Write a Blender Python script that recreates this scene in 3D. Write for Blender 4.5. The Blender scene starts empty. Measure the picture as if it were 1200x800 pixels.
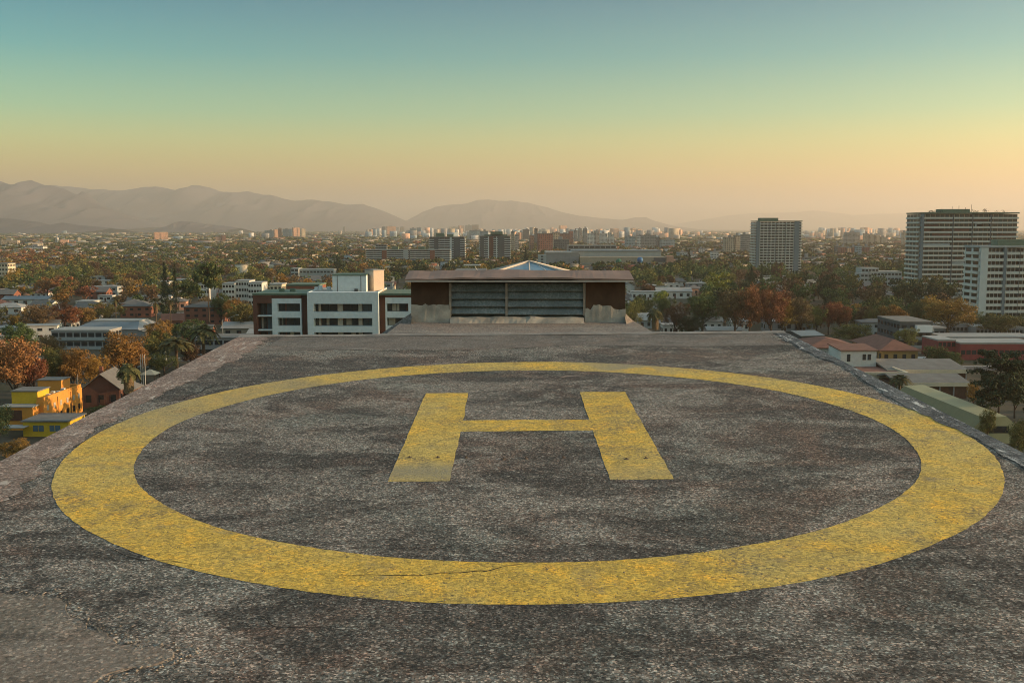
import bpy, math, random
import numpy as np
from mathutils import Vector, noise as mnoise
R = math.radians
rnd = random.Random(7)
nrg = np.random.default_rng(11)
sc = bpy.context.scene
col = sc.collection

# ------------------------------------------------------------------ camera
FPX = 1213.0                       # focal length in pixels of the 1200 px wide photograph
PITCH = math.atan(133.0 / FPX)     # the horizon lies 133 px above the middle
CAMZ = 45.0
cam_d = bpy.data.cameras.new('camera')
cam_d.sensor_width = 36.0
cam_d.lens = 36.0 * FPX / 1200.0
cam_d.clip_start = 0.1
cam_d.clip_end = 90000
cam = bpy.data.objects.new('camera', cam_d)
col.objects.link(cam)
cam.location = (0, 0, CAMZ)
cam.rotation_euler = (math.pi / 2 - PITCH, 0, 0)
sc.camera = cam

# ------------------------------------------------------------------ light
SUN_EL, SUN_AZ = R(8.0), R(90.0)   # azimuth from +Y towards +X: the sun stands low on the right
world = bpy.data.worlds.new('World')
sc.world = world
world.use_nodes = True
wn, wl = world.node_tree.nodes, world.node_tree.links
wn.clear()
sky = wn.new('ShaderNodeTexSky')
sky.sky_type = 'NISHITA'
sky.sun_disc = False
sky.sun_elevation = SUN_EL
sky.sun_rotation = SUN_AZ
sky.altitude = 500
sky.air_density = 1.4
sky.dust_density = 2.2
sky.ozone_density = 1.6
bgn = wn.new('ShaderNodeBackground')
bgn.inputs['Strength'].default_value = 0.15
wo = wn.new('ShaderNodeOutputWorld')
# the evening air over the city: green-blue away from the horizon
geo = wn.new('ShaderNodeTexCoord')
sepw = wn.new('ShaderNodeSeparateXYZ')
wl.new(geo.outputs['Generated'], sepw.inputs[0])
rmp = wn.new('ShaderNodeValToRGB')
SKYTINT = [(0.0, (1.1, .74, .38)), (.045, (1.08, .88, .42)), (.08, (.78, .90, .60)), (.105, (.46, .80, .70)), (.158, (.12, .54, .66)), (.21, (.015, .34, .52)), (.40, (.98, 1.03, .96)), (1.0, (1.85, 1.68, 1.42))]
while len(rmp.color_ramp.elements) < len(SKYTINT): rmp.color_ramp.elements.new(.5)
for e_, (p_, c_) in zip(rmp.color_ramp.elements, SKYTINT): e_.position = p_; e_.color = (*c_, 1)
wl.new(sepw.outputs[2], rmp.inputs[0])
mulw = wn.new('ShaderNodeMix'); mulw.data_type = 'RGBA'; mulw.blend_type = 'MULTIPLY'; mulw.inputs[0].default_value = 1
wl.new(sky.outputs[0], mulw.inputs[6]); wl.new(rmp.outputs[0], mulw.inputs[7])
wl.new(mulw.outputs[2], bgn.inputs['Color'])
wl.new(bgn.outputs[0], wo.inputs['Surface'])

sun_d = bpy.data.lights.new('sun', 'SUN')
sun_d.energy = 5.0
sun_d.angle = R(0.6)
sun_d.color = (1.0, 0.66, 0.38)
sun = bpy.data.objects.new('sun', sun_d)
col.objects.link(sun)
sv = Vector((math.sin(SUN_AZ) * math.cos(SUN_EL), math.cos(SUN_AZ) * math.cos(SUN_EL), math.sin(SUN_EL)))
sun.rotation_euler = sv.to_track_quat('Z', 'Y').to_euler()
sun.location = (60, 0, 80)

sc.view_settings.view_transform = 'Standard'
sc.view_settings.look = 'None'
sc.view_settings.gamma = 1
sc.view_settings.use_curve_mapping = False
sc.view_settings.exposure = 1.08
sc.render.engine = 'CYCLES'
cy = sc.cycles
cy.filter_width = 1.0
cy.use_denoising = True
cy.denoiser = 'OPENIMAGEDENOISE'
cy.max_bounces = 5
cy.diffuse_bounces = 3
cy.glossy_bounces = 2
cy.transmission_bounces = 3
cy.volume_bounces = 1
cy.transparent_max_bounces = 8
cy.caustics_reflective = False
cy.caustics_refractive = False

# ------------------------------------------------------------------ helpers
def ray(px, py):
    """direction (dx/dY, dz/dY) of the sight line at a photo pixel"""
    v, x = py - 400.0, px - 600.0
    c, s = math.cos(PITCH), math.sin(PITCH)
    y = FPX * c - v * s
    return x / y, (-FPX * s - v * c) / y
def XZ(px, py, Y):
    a, b = ray(px, py)
    return a * Y, CAMZ + b * Y
def gy(py, z=0.0):
    """how far a point of height z stands that shows at row py"""
    return (z - CAMZ) / ray(600, py)[1]

def newmat(name):
    m = bpy.data.materials.new(name)
    m.use_nodes = True
    nt = m.node_tree
    b = nt.nodes['Principled BSDF']
    return m, nt.nodes, nt.links, b
def mixc(n, l, fac, a, b, mode='MIX'):
    x = n.new('ShaderNodeMix'); x.data_type = 'RGBA'; x.blend_type = mode
    for sock, v in ((0, fac), (6, a), (7, b)):
        if isinstance(v, (int, float)): x.inputs[sock].default_value = v
        elif isinstance(v, tuple): x.inputs[sock].default_value = (*v[:3], 1)
        else: l.new(v, x.inputs[sock])
    return x.outputs[2]
def noi(n, l, vec, scale, detail=4, rough=.55, dist=0.0):
    t = n.new('ShaderNodeTexNoise'); t.inputs['Scale'].default_value = scale
    t.inputs['Detail'].default_value = detail; t.inputs['Roughness'].default_value = rough
    t.inputs['Distortion'].default_value = dist
    l.new(vec, t.inputs['Vector']); return t.outputs['Fac']
def ramp(n, l, fac, *stops):
    r = n.new('ShaderNodeValToRGB'); e = r.color_ramp.elements
    while len(e) < len(stops): e.new(0.5)
    for k, (p, c) in enumerate(stops):
        e[k].position = p
        e[k].color = (*c, 1) if isinstance(c, tuple) else (c, c, c, 1)
    l.new(fac, r.inputs[0]); return r.outputs[0]
def mth(n, l, op, a, b=None, c=None):
    x = n.new('ShaderNodeMath'); x.operation = op
    for k, v in enumerate((a, b, c)):
        if v is None: continue
        if isinstance(v, (int, float)): x.inputs[k].default_value = v
        else: l.new(v, x.inputs[k])
    return x.outputs[0]
MATS = {}
def M(name, c, rough=.85, var=.25, scale=.6, metal=0.0, spec=.3, fine=6.0, bump=0.0):
    """plain weathered material: base colour with blotches of dirt and fine grain"""
    if name in MATS: return MATS[name]
    m, n, l, b = newmat(name)
    tc = n.new('ShaderNodeTexCoord').outputs['Object']
    f1 = noi(n, l, tc, scale, 5, .6)
    f2 = noi(n, l, tc, fine, 3, .6)
    k = tuple(x * (1 - var) for x in c); h = tuple(min(1, x * (1 + var * .6)) for x in c)
    c1 = ramp(n, l, f1, (.3, k), (.7, h))
    c2 = mixc(n, l, ramp(n, l, f2, (.35, 0.0), (.75, .35)), c1, tuple(x * .6 for x in c))
    l.new(c2, b.inputs['Base Color'])
    b.inputs['Roughness'].default_value = rough
    b.inputs['Metallic'].default_value = metal
    b.inputs['Specular IOR Level'].default_value = spec
    if bump:
        bp = n.new('ShaderNodeBump'); bp.inputs['Strength'].default_value = .6; bp.inputs['Distance'].default_value = bump
        l.new(f2, bp.inputs['Height']); l.new(bp.outputs[0], b.inputs['Normal'])
    MATS[name] = m
    return m

class MB:
    def __init__(s): s.v, s.f, s.m = [], [], []
    def add(s, vs, fs, mi=0):
        o = len(s.v); s.v += [tuple(p) for p in vs]
        s.f += [tuple(o + i for i in f) for f in fs]; s.m += [mi] * len(fs); return s
    def box(s, x0, x1, y0, y1, z0, z1, mi=0):
        return s.add([(x0,y0,z0),(x1,y0,z0),(x1,y1,z0),(x0,y1,z0),(x0,y0,z1),(x1,y0,z1),(x1,y1,z1),(x0,y1,z1)],
                     [(0,3,2,1),(4,5,6,7),(0,1,5,4),(1,2,6,5),(2,3,7,6),(3,0,4,7)], mi)
    def obox(s, cx, cy, w, d, z0, z1, ang, mi=0):
        c, t = math.cos(ang), math.sin(ang)
        P = [(cx + x*c - y*t, cy + x*t + y*c) for x, y in ((-w/2,-d/2),(w/2,-d/2),(w/2,d/2),(-w/2,d/2))]
        return s.add([(*p, z0) for p in P] + [(*p, z1) for p in P],
                     [(0,3,2,1),(4,5,6,7),(0,1,5,4),(1,2,6,5),(2,3,7,6),(3,0,4,7)], mi)
    def prism(s, poly, axis, a0, a1, mi=0):
        """poly of (u, z) extruded along axis 'x' or 'y'; or of (x, y) along 'z'"""
        n = len(poly)
        def P(u, w, a): return (a, u, w) if axis == 'x' else (u, a, w) if axis == 'y' else (u, w, a)
        vs = [P(u, w, a0) for u, w in poly] + [P(u, w, a1) for u, w in poly]
        fs = [tuple(range(n))[::-1], tuple(range(n, 2*n))] + [(i, (i+1) % n, n + (i+1) % n, n + i) for i in range(n)]
        return s.add(vs, fs, mi)
    def tube(s, pts, rad, seg=6, mi=0, cap=True):
        rads = rad if isinstance(rad, (list, tuple)) else [rad] * len(pts)
        pts = [Vector(p) for p in pts]; o = len(s.v)
        for k, p in enumerate(pts):
            d = (pts[min(k+1, len(pts)-1)] - pts[max(k-1, 0)]).normalized()
            a = d.orthogonal().normalized() if abs(d.z) < .99 else Vector((1,0,0))
            a = (a - d * a.dot(d)).normalized(); b = d.cross(a)
            for i in range(seg):
                t = 2 * math.pi * i / seg
                s.v.append(tuple(p + (a * math.cos(t) + b * math.sin(t)) * rads[k]))
        for k in range(len(pts) - 1):
            for i in range(seg):
                j = (i + 1) % seg
                s.f.append((o+k*seg+i, o+k*seg+j, o+(k+1)*seg+j, o+(k+1)*seg+i)); s.m.append(mi)
        if cap:
            s.f.append(tuple(o + i for i in range(seg))[::-1]); s.m.append(mi)
            e = o + (len(pts)-1)*seg
            s.f.append(tuple(e + i for i in range(seg))); s.m.append(mi)
        return s
    def lathe(s, prof, seg=16, mi=0, c=(0, 0)):
        o = len(s.v)
        for r, z in prof:
            for i in range(seg):
                t = 2*math.pi*i/seg; s.v.append((c[0] + r*math.cos(t), c[1] + r*math.sin(t), z))
        for k in range(len(prof)-1):
            for i in range(seg):
                j = (i+1) % seg; s.f.append((o+k*seg+i, o+k*seg+j, o+(k+1)*seg+j, o+(k+1)*seg+i)); s.m.append(mi)
        return s
    def mesh(s, name, mats):
        me = bpy.data.meshes.new(name); me.from_pydata(s.v, [], s.f)
        for m in (mats if isinstance(mats, (list, tuple)) else [mats]): me.materials.append(m)
        if len(me.materials) > 1: me.polygons.foreach_set('material_index', s.m)
        me.validate(); me.update(); return me
    def build(s, name, mats, parent=None, loc=(0,0,0), smooth=False):
        me = s.mesh(name, mats)
        if smooth: me.polygons.foreach_set('use_smooth', [True]*len(me.polygons))
        return inst(name, me, parent, loc)
def inst(name, me, parent=None, loc=(0,0,0)):
    o = bpy.data.objects.new(name, me); col.objects.link(o); o.location = loc
    if parent is not None: o.parent = parent
    return o
def tag(o, label, cat, group=None):
    o['label'] = label; o['category'] = cat
    if group: o['group'] = group
    return o
def thing(name, label, cat, loc=(0,0,0), rz=0, group=None):
    o = bpy.data.objects.new(name, None); col.objects.link(o)
    o.location = loc; o.rotation_euler = (0, 0, rz); o.empty_display_size = .5
    return tag(o, label, cat, group)
def struct(o, kind='structure'): o['kind'] = kind; return o
def dup(root, loc, rz, scale=(1,1,1), label=None, group=None):
    r = root.copy(); col.objects.link(r); r.location = loc; r.rotation_euler = (0, 0, rz); r.scale = scale
    if label: r['label'] = label
    if group: r['group'] = group
    elif 'group' in r: del r['group']
    for ch in root.children:
        c = ch.copy(); col.objects.link(c); c.parent = r
        for g in ch.children:
            d = g.copy(); col.objects.link(d); d.parent = c
    return r
def npmesh(name, V, F, mats, matidx=None, tint=None):
    """V (n,3), F (m,k) with k = 3 or 4"""
    me = bpy.data.meshes.new(name)
    V = np.ascontiguousarray(V, dtype=np.float32); F = np.ascontiguousarray(F, dtype=np.int32)
    m, k = F.shape
    me.vertices.add(len(V)); me.vertices.foreach_set('co', V.ravel())
    me.loops.add(m*k); me.loops.foreach_set('vertex_index', F.ravel())
    me.polygons.add(m); me.polygons.foreach_set('loop_start', np.arange(0, m*k, k, dtype=np.int32))
    for q in (mats if isinstance(mats, (list, tuple)) else [mats]): me.materials.append(q)
    if matidx is not None: me.polygons.foreach_set('material_index', np.asarray(matidx, dtype=np.int32))
    if tint is not None:
        a = me.attributes.new('tint', 'FLOAT', 'FACE'); a.data.foreach_set('value', np.asarray(tint, dtype=np.float32))
    me.update(calc_edges=True)
    return me

FOOT = []                                     # footprints already taken: (x0, x1, y0, y1)
def foot(x0, x1, y0, y1): FOOT.append((min(x0,x1), max(x0,x1), min(y0,y1), max(y0,y1)))
def free(x, y, r=0.0):
    for a, b, c, d in FOOT:
        if a - r < x < b + r and c - r < y < d + r: return False
    return True

# ------------------------------------------------------------------ the helipad roof we stand on
S = 1.5                                       # metres per unit of the fitted plane
def rz(x, y): return CAMZ - 1.6*S + .03257*y + .0078*x      # the roof falls gently towards the camera
RX0, RX1, RY0, RY1 = -4.68, 4.68, -9.0, 17.62
CX, CY = .135, 10.33                        # centre of the painted circle
PSHIFT = (3.1, 1.7, 0)
def concrete(name, base, light, dark, pink, speck=1.0, grain=1.0, chips=None, patch=0.0):
    m, n, l, b = newmat(name)
    tc = n.new('ShaderNodeTexCoord').outputs['Object']
    big = noi(n, l, tc, .38, 6, .62, .4)
    mid = noi(n, l, tc, 1.9, 8, .68, .6)
    st = n.new('ShaderNodeMapping'); st.inputs['Scale'].default_value = (.5, 2.6, 1); st.inputs['Rotation'].default_value = (0,0,.12)
    l.new(tc, st.inputs[0])
    strk = noi(n, l, st.outputs[0], 1.6, 7, .7, .3)
    fine = noi(n, l, tc, 26, 5, .75)
    gr = noi(n, l, tc, 75*grain, 3, .6)
    vo = n.new('ShaderNodeTexVoronoi'); vo.inputs['Scale'].default_value = 62*grain; l.new(tc, vo.inputs['Vector'])
    vo2 = n.new('ShaderNodeTexVoronoi'); vo2.inputs['Scale'].default_value = 24; l.new(tc, vo2.inputs['Vector'])
    c = mixc(n, l, ramp(n, l, big, (.36, 0.2), (.62, 1.0)), dark, base)
    c = mixc(n, l, ramp(n, l, mid, (.51, 0.0), (.66, .7)), c, light)
    c = mixc(n, l, ramp(n, l, strk, (.54, 0.0), (.76, .55)), c, light)
    c = mixc(n, l, ramp(n, l, strk, (.30, .75), (.44, 0.0)), c, tuple(x*.5 for x in dark))
    c = mixc(n, l, ramp(n, l, noi(n, l, tc, .9, 7, .66, 1.0), (.49, 0.0), (.64, .65)), c, pink)
    c = mixc(n, l, ramp(n, l, fine, (.33, .8), (.5, 0.0)), c, tuple(x*.35 for x in dark))
    c = mixc(n, l, ramp(n, l, fine, (.56, 0.0), (.68, .6)), c, light)
    # worn places where the pale aggregate shows, and places stained dark, both broken up by the grain
    f2 = noi(n, l, tc, 17, 6, .8)
    pm = n.new('ShaderNodeMapping'); pm.inputs['Scale'].default_value = (.8, 1.25, 1); pm.inputs['Location'].default_value = PSHIFT; l.new(tc, pm.inputs[0])
    pl = ramp(n, l, noi(n, l, pm.outputs[0], .62, 9, .70, .9), (.49, 0.0), (.565, 1.0))
    c = mixc(n, l, mth(n, l, 'MULTIPLY', mth(n, l, 'MULTIPLY', pl, ramp(n, l, f2, (.40, .12), (.52, .95))), .62*patch), c, light)
    pd = ramp(n, l, noi(n, l, tc, 1.15, 9, .72, 1.2), (.52, 0.0), (.60, 1.0))
    c = mixc(n, l, mth(n, l, 'MULTIPLY', mth(n, l, 'MULTIPLY', pd, ramp(n, l, f2, (.44, .9), (.56, .1))), .5*patch), c, tuple(x*.55 for x in dark))
    cool = ramp(n, l, noi(n, l, tc, .75, 6, .6, .5), (.50, 0.0), (.62, .35*patch))
    c = mixc(n, l, cool, c, mixc(n, l, 1.0, c, (.80, 1.0, 1.02), 'MULTIPLY'))
    # single grains of stone: each cell its own grey
    sep = n.new('ShaderNodeSeparateColor'); l.new(vo.outputs['Color'], sep.inputs[0])
    g1 = ramp(n, l, sep.outputs[0], (.0, .12), (.45, .75), (.8, 1.4), (1.0, 3.5))
    g1 = mixc(n, l, .8, g1, mixc(n, l, 1.0, g1, ramp(n, l, sep.outputs[2], (0.0, (.80,1.0,1.04)), (.45, (1,1,1)), (1.0, (1.30,.96,.80))), 'MULTIPLY'))
    c = mixc(n, l, .8*speck, c, mixc(n, l, 1.0, c, g1, 'MULTIPLY'))
    sep2 = n.new('ShaderNodeSeparateColor'); l.new(vo2.outputs['Color'], sep2.inputs[0])
    stone = mth(n, l, 'MULTIPLY', ramp(n, l, sep2.outputs[1], (.93, 0.0), (.94, 1.0)), ramp(n, l, vo2.outputs['Distance'], (.2, 1.0), (.34, 0.0)))
    c = mixc(n, l, mth(n, l, 'MULTIPLY', stone, .8*speck), c, tuple(min(.6, x*1.7) for x in light))
    if chips:
        cm_ = n.new('ShaderNodeMapping'); cm_.inputs['Scale'].default_value = (5.5, 1.0, 1); l.new(tc, cm_.inputs[0])
        ch = noi(n, l, cm_.outputs[0], 1.5, 9, .78, .8)
        c = mixc(n, l, ramp(n, l, ch, (.555, 0.0), (.60, .9)), c, chips)
    l.new(c, b.inputs['Base Color'])
    b.inputs['Roughness'].default_value = .88
    b.inputs['Specular IOR Level'].default_value = .25
    h = mth(n, l, 'ADD', mth(n, l, 'MULTIPLY', gr, .5*speck), mth(n, l, 'MULTIPLY', fine, 1.2))
    h = mth(n, l, 'ADD', h, mth(n, l, 'MULTIPLY', mid, 2.0))
    bp = n.new('ShaderNodeBump'); bp.inputs['Strength'].default_value = .8; bp.inputs['Distance'].default_value = .012
    l.new(h, bp.inputs['Height']); l.new(bp.outputs[0], b.inputs['Normal'])
    return m
M_ROOF = concrete('roof_concrete', (.090,.081,.070), (.27,.248,.212), (.048,.044,.040), (.17,.115,.087), grain=1.35, patch=1.0)
M_RAMP = concrete('pale_smooth_mortar', (.24,.21,.18), (.31,.285,.25), (.18,.16,.14), (.26,.20,.16), .3, patch=.3)
M_SMOOTH = concrete('smooth_mortar', (.17,.15,.128), (.24,.22,.19), (.12,.108,.094), (.20,.155,.125), .3)
M_CAPL = concrete('pinkish_mortar', (.25,.185,.15), (.42,.35,.30), (.15,.11,.09), (.34,.21,.155), .5, chips=(.48,.42,.36))
M_CAPR = concrete('chipped_grey_mortar', (.085,.095,.10), (.20,.21,.205), (.045,.052,.058), (.09,.10,.105), .6, chips=(.55,.55,.52))
M_PATCH = concrete('brown_mortar', (.20,.165,.132), (.28,.24,.20), (.135,.112,.09), (.29,.20,.15), .45, patch=.55)
M_LIGHTM = M('pale_mortar', (.30,.27,.235), .9, .35, 3.0, bump=.004, fine=30)

def paint(name):
    m, n, l, b = newmat(name)
    tc = n.new('ShaderNodeTexCoord').outputs['Object']
    f1 = noi(n, l, tc, .9, 5, .6, .4); f2 = noi(n, l, tc, 5, 7, .7); f3 = noi(n, l, tc, 34, 4, .7); f4 = noi(n, l, tc, 85, 3, .65)
    y = ramp(n, l, f2, (.3, (.40,.275,.065)), (.5, (.62,.405,.07)), (.68, (.84,.47,.05)))
    y = mixc(n, l, ramp(n, l, f1, (.45, 0.0), (.62, .6)), y, (.50,.39,.13))
    vo = n.new('ShaderNodeTexVoronoi'); vo.inputs['Scale'].default_value = 55; l.new(tc, vo.inputs['Vector'])
    sep = n.new('ShaderNodeSeparateColor'); l.new(vo.outputs['Color'], sep.inputs[0])
    y = mixc(n, l, .75, y, mixc(n, l, 1.0, y, ramp(n, l, sep.outputs[0], (0.0, .5), (.5, .95), (1.0, 1.4)), 'MULTIPLY'))
    under = ramp(n, l, f3, (.35, (.05,.045,.04)), (.65, (.24,.215,.18)))
    hole = ramp(n, l, mth(n, l, 'ADD', mth(n, l, 'MULTIPLY', f3, .62), mth(n, l, 'MULTIPLY', f4, .38)), (.385, .9), (.44, 0.0))
    wear = ramp(n, l, noi(n, l, tc, 1.7, 7, .72, .6), (.56, 0.0), (.68, .8))
    worn = mth(n, l, 'MAXIMUM', hole, mth(n, l, 'MULTIPLY', wear, ramp(n, l, f3, (.42, .3), (.56, 1.0))))
    att = n.new('ShaderNodeAttribute'); att.attribute_name = 'tint'
    worn = mth(n, l, 'MAXIMUM', worn, mth(n, l, 'MULTIPLY', att.outputs['Fac'], ramp(n, l, f3, (.40, .10), (.56, .8))))
    y = mixc(n, l, mth(n, l, 'MULTIPLY', att.outputs['Fac'], .75), y, (.40,.355,.20))
    patchy = mth(n, l, 'MULTIPLY', ramp(n, l, noi(n, l, tc, 1.1, 9, .72, 1.0), (.50, 0.0), (.60, 1.0)), ramp(n, l, f3, (.42, .75), (.54, .05)))
    worn = mth(n, l, 'MAXIMUM', worn, patchy)
    l.new(mixc(n, l, worn, y, under), b.inputs['Base Color'])
    b.inputs['Roughness'].default_value = .75
    b.inputs['Specular IOR Level'].default_value = .25
    bp = n.new('ShaderNodeBump'); bp.inputs['Strength'].default_value = .8; bp.inputs['Distance'].default_value = .012
    l.new(mth(n, l, 'ADD', mth(n, l, 'MULTIPLY', f4, .5), mth(n, l, 'MULTIPLY', f3, 1.2)), bp.inputs['Height']); l.new(bp.outputs[0], b.inputs['Normal'])
    return m
M_PAINT = paint('worn_yellow_paint')

own = thing('tower_building', 'tower whose flat concrete roof carries the painted yellow helipad', 'building', (0, 0, 0))
b_ = MB()
NX, NY = 24, 64
vs = [(RX0 + (RX1-RX0)*i/NX, RY0 + (RY1-RY0)*j/NY) for j in range(NY+1) for i in range(NX+1)]
top = [(x, y, rz(x, y)) for x, y in vs]
fs = [(j*(NX+1)+i, j*(NX+1)+i+1, (j+1)*(NX+1)+i+1, (j+1)*(NX+1)+i) for j in range(NY) for i in range(NX)]
b_.add(top, fs)
rim = [(RX0,RY0),(RX1,RY0),(RX1,RY1),(RX0,RY1)]
b_.add([(x,y,rz(x,y)) for x,y in rim] + [(x,y,rz(x,y)-.35) for x,y in rim], [(0,4,5,1),(1,5,6,2),(2,6,7,3),(3,7,4,0),(4,7,6,5)])
b_.build('roof_slab', M_ROOF, own)
# body of the tower under the slab, with bands of windows
M_BODY = M('tower_render', (.42,.39,.35), .9, .2, .3)
M_GLASS = M('dark_glass', (.025,.03,.033), .15, .3, .2, spec=.6)
MB().box(RX0+.5, RX1-.5, RY0+.5, RY1-.5, 0, 41.2).build('wall', M_BODY, own)
wm = MB().box(-.9, .9, -.03, .03, 0, 1.3).mesh('window', M_GLASS)
wm2 = MB().box(-.03, .03, -1.1, 1.1, 0, 1.3).mesh('window', M_GLASS)
for k in range(6, 13):
    for x in (-3.0, 0, 3.0): inst('window', wm, own, (x, RY1-.5, k*3.1+1))
    for y in (-5, 0, 5, 10, 14.5):
        inst('window', wm2, own, (RX0+.5, y, k*3.1+1)); inst('window', wm2, own, (RX1-.5, y, k*3.1+1))
foot(RX0-3, RX1+3, RY0-10, RY1+14)

def wob(x, y, s, a): return mnoise.noise((x*s, y*s, 3.7)) * a
def sheet(name, pts_in, pts_out, lift, mat, thick=0.0, n_across=6, tint=None):
    """ribbon lying on the roof between two polylines of equal length"""
    mb = MB(); rows = []
    for (a, b) in zip(pts_in, pts_out):
        rows.append([(a[0]+(b[0]-a[0])*k/n_across, a[1]+(b[1]-a[1])*k/n_across) for k in range(n_across+1)])
    W = n_across + 1
    mb.add([(x, y, rz(x,y)+lift) for r in rows for x, y in r],
           [(i*W+k, i*W+k+1, (i+1)*W+k+1, (i+1)*W+k) for i in range(len(rows)-1) for k in range(n_across)])
    if thick:
        for side in (0, n_across):
            mb.add([(r[side][0], r[side][1], rz(*r[side])+lift) for r in rows] + [(r[side][0], r[side][1], rz(*r[side])+lift-thick) for r in rows],
                   [(i, i+1, len(rows)+i+1, len(rows)+i) for i in range(len(rows)-1)])
        for e in (0, len(rows)-1):
            r = rows[e]
            mb.add([(x, y, rz(x,y)+lift) for x, y in r] + [(x, y, rz(x,y)+lift-thick) for x, y in r], [(i, i+1, W+i+1, W+i) for i in range(n_across)])
    o = mb.build(name, mat, own)
    if tint:
        a = o.data.attributes.new('tint', 'FLOAT', 'POINT')
        a.data.foreach_set('value', [tint(v.co.x, v.co.y) for v in o.data.vertices])
    return o
# painted circle and letter
RO, RI = 4.43, 3.73
N = 420
ang = [2*math.pi*i/N for i in range(N+1)]
def rj(t, s, ph): return mnoise.noise((math.cos(t)*s, math.sin(t)*s, ph))
pi_ = [(CX+(RI+.022*rj(t,3,1)+.010*rj(t,40,2))*math.cos(t), CY+(RI+.022*rj(t,3,1)+.010*rj(t,40,2))*math.sin(t)) for t in ang]
po_ = [(CX+(RO-.05+.022*rj(t,3,5)+.010*rj(t,40,6))*math.cos(t), CY+(RO+.022*rj(t,3,5)+.010*rj(t,40,6))*math.sin(t)) for t in ang]
def ring_wear(x, y):
    w = 0.0
    t = math.degrees(math.atan2(y-CY, x-CX))
    r = math.hypot(x-CX, y-CY)
    if 58 < t < 84: w = max(w, .9*max(0, 1-abs(t-70)/13) * (1 if (r-RI)/(RO-RI) > .45 + .3*math.sin(t*.5) else .25))
    if 110 < t < 190: w = max(w, .75*min(1, 1.6*max(0, 1-abs(t-150)/40))*(.55+.45*mnoise.noise((x*1.5, y*1.5, 2))))
    return w
o = sheet('painted_circle', pi_, po_, .002, M_PAINT, n_across=8, tint=ring_wear)
o['label'] = 'large worn yellow circle painted on the dark concrete'
def unp(px, py, lift=0.0):
    """where a sight line meets the sloping roof"""
    a, b = ray(px, py)
    y = (-1.6*S + lift) / (b - .03257 - .0078*a)
    return a*y, y
HX0, HX1, HX2, HX3 = -.70*S, -.35*S, .55*S, .915*S
HY0, HY1 = 5.71*S, 8.31*S
c0, c1 = 10.40, 10.92
mb = MB()
def hq(x0, x1, y0, y1, up=.002):
    nx, ny = max(2, int((x1-x0)/.06)), max(2, int((y1-y0)/.12)); W = nx+1
    P = []
    for j in range(ny+1):
        for i in range(nx+1):
            x, y = x0+(x1-x0)*i/nx, y0+(y1-y0)*j/ny
            if i in (0, nx): x += wob(x, y, 5, .012)
            if j in (0, ny): y += wob(x+9, y, 5, .012)
            P.append((x, y, rz(x,y)+up))
    mb.add(P, [(j*W+i, j*W+i+1, (j+1)*W+i+1, (j+1)*W+i) for j in range(ny) for i in range(nx)])
hq(HX0, HX1, HY0, HY1); hq(HX2, HX3, HY0, HY1); hq(HX1-.03, HX2+.03, c0, c1, .0026)
o = mb.build('painted_letter', M_PAINT, own)
o['label'] = 'worn yellow capital letter H painted in the middle of the circle'
a = o.data.attributes.new('tint', 'FLOAT', 'POINT')
a.data.foreach_set('value', [(1.0*max(0, 1-abs(v.co.y-HY0-.30)/.42) if v.co.x < 0 else .35*max(0, 1-abs(v.co.y-HY0-.2)/.4)) for v in o.data.vertices])

# borders: pinkish mortar along the left edge, chipped grey-white along the right edge, smooth band at the far end
ys = [RY0 + (RY1-RY0)*k/420 for k in range(421)]
far = RY1
L_out = [(RX0-.02, y) for y in ys]
L_in = [(RX0+.33+.32*min(1,max(0,(10.2-y)/2.5))+.25*min(1,max(0,(y-12)/2))+wob(y, 0, .8, .10)+wob(y, 4, 3, .12)+wob(y, 4, 12, .07), y) for y in ys]
sheet('edge_band', L_in, L_out, .005, M_CAPL, .0)['label'] = 'broken pinkish mortar band along the left edge of the roof'
R_in = [(RX1-.20+wob(y, 7, .6, .14)+wob(y, 9, 4, .06), y) for y in ys]
R_out = [(RX1+.02, y) for y in ys]
sheet('edge_band', R_in, R_out, .006, M_CAPR, .0)['label'] = 'chipped grey and white mortar ridge along the right edge of the roof'
xs = [RX0+.75 + (RX1-RX0-1.1)*k/80 for k in range(81)]
F_in = [(x, far-1.45+wob(x, 2, .5, .25)+wob(x, 2, 3, .05)) for x in xs]
F_out = [(x, far+.0) for x in xs]
sheet('far_band', F_in, F_out, .003, M_SMOOTH, .0)['label'] = 'smoother grey mortar band at the far end of the roof'
# pale line of the far kerb
mb = MB()
xs = [RX0+.01 + (RX1-RX0-.02)*k/60 for k in range(61)]
for (ya, yb, h0, h1) in ((far-.05, far+.07, .008, .03),):
    A = [(x, ya+wob(x, 1, 3, .03), rz(x, ya)+h0+.002) for x in xs]; B = [(x, ya+.03, rz(x,ya)+h1+wob(x,3,2,.012)) for x in xs]
    C = [(x, yb, rz(x,yb)+h1+wob(x,3,2,.012)) for x in xs]; D_ = [(x, yb, rz(x,yb)-.3) for x in xs]
    n_ = len(xs); mb.add(A+B+C+D_, [(k*n_+i, k*n_+i+1, (k+1)*n_+i+1, (k+1)*n_+i) for k in range(3) for i in range(n_-1)])
mb.build('kerb', M_LIGHTM, own)
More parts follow.
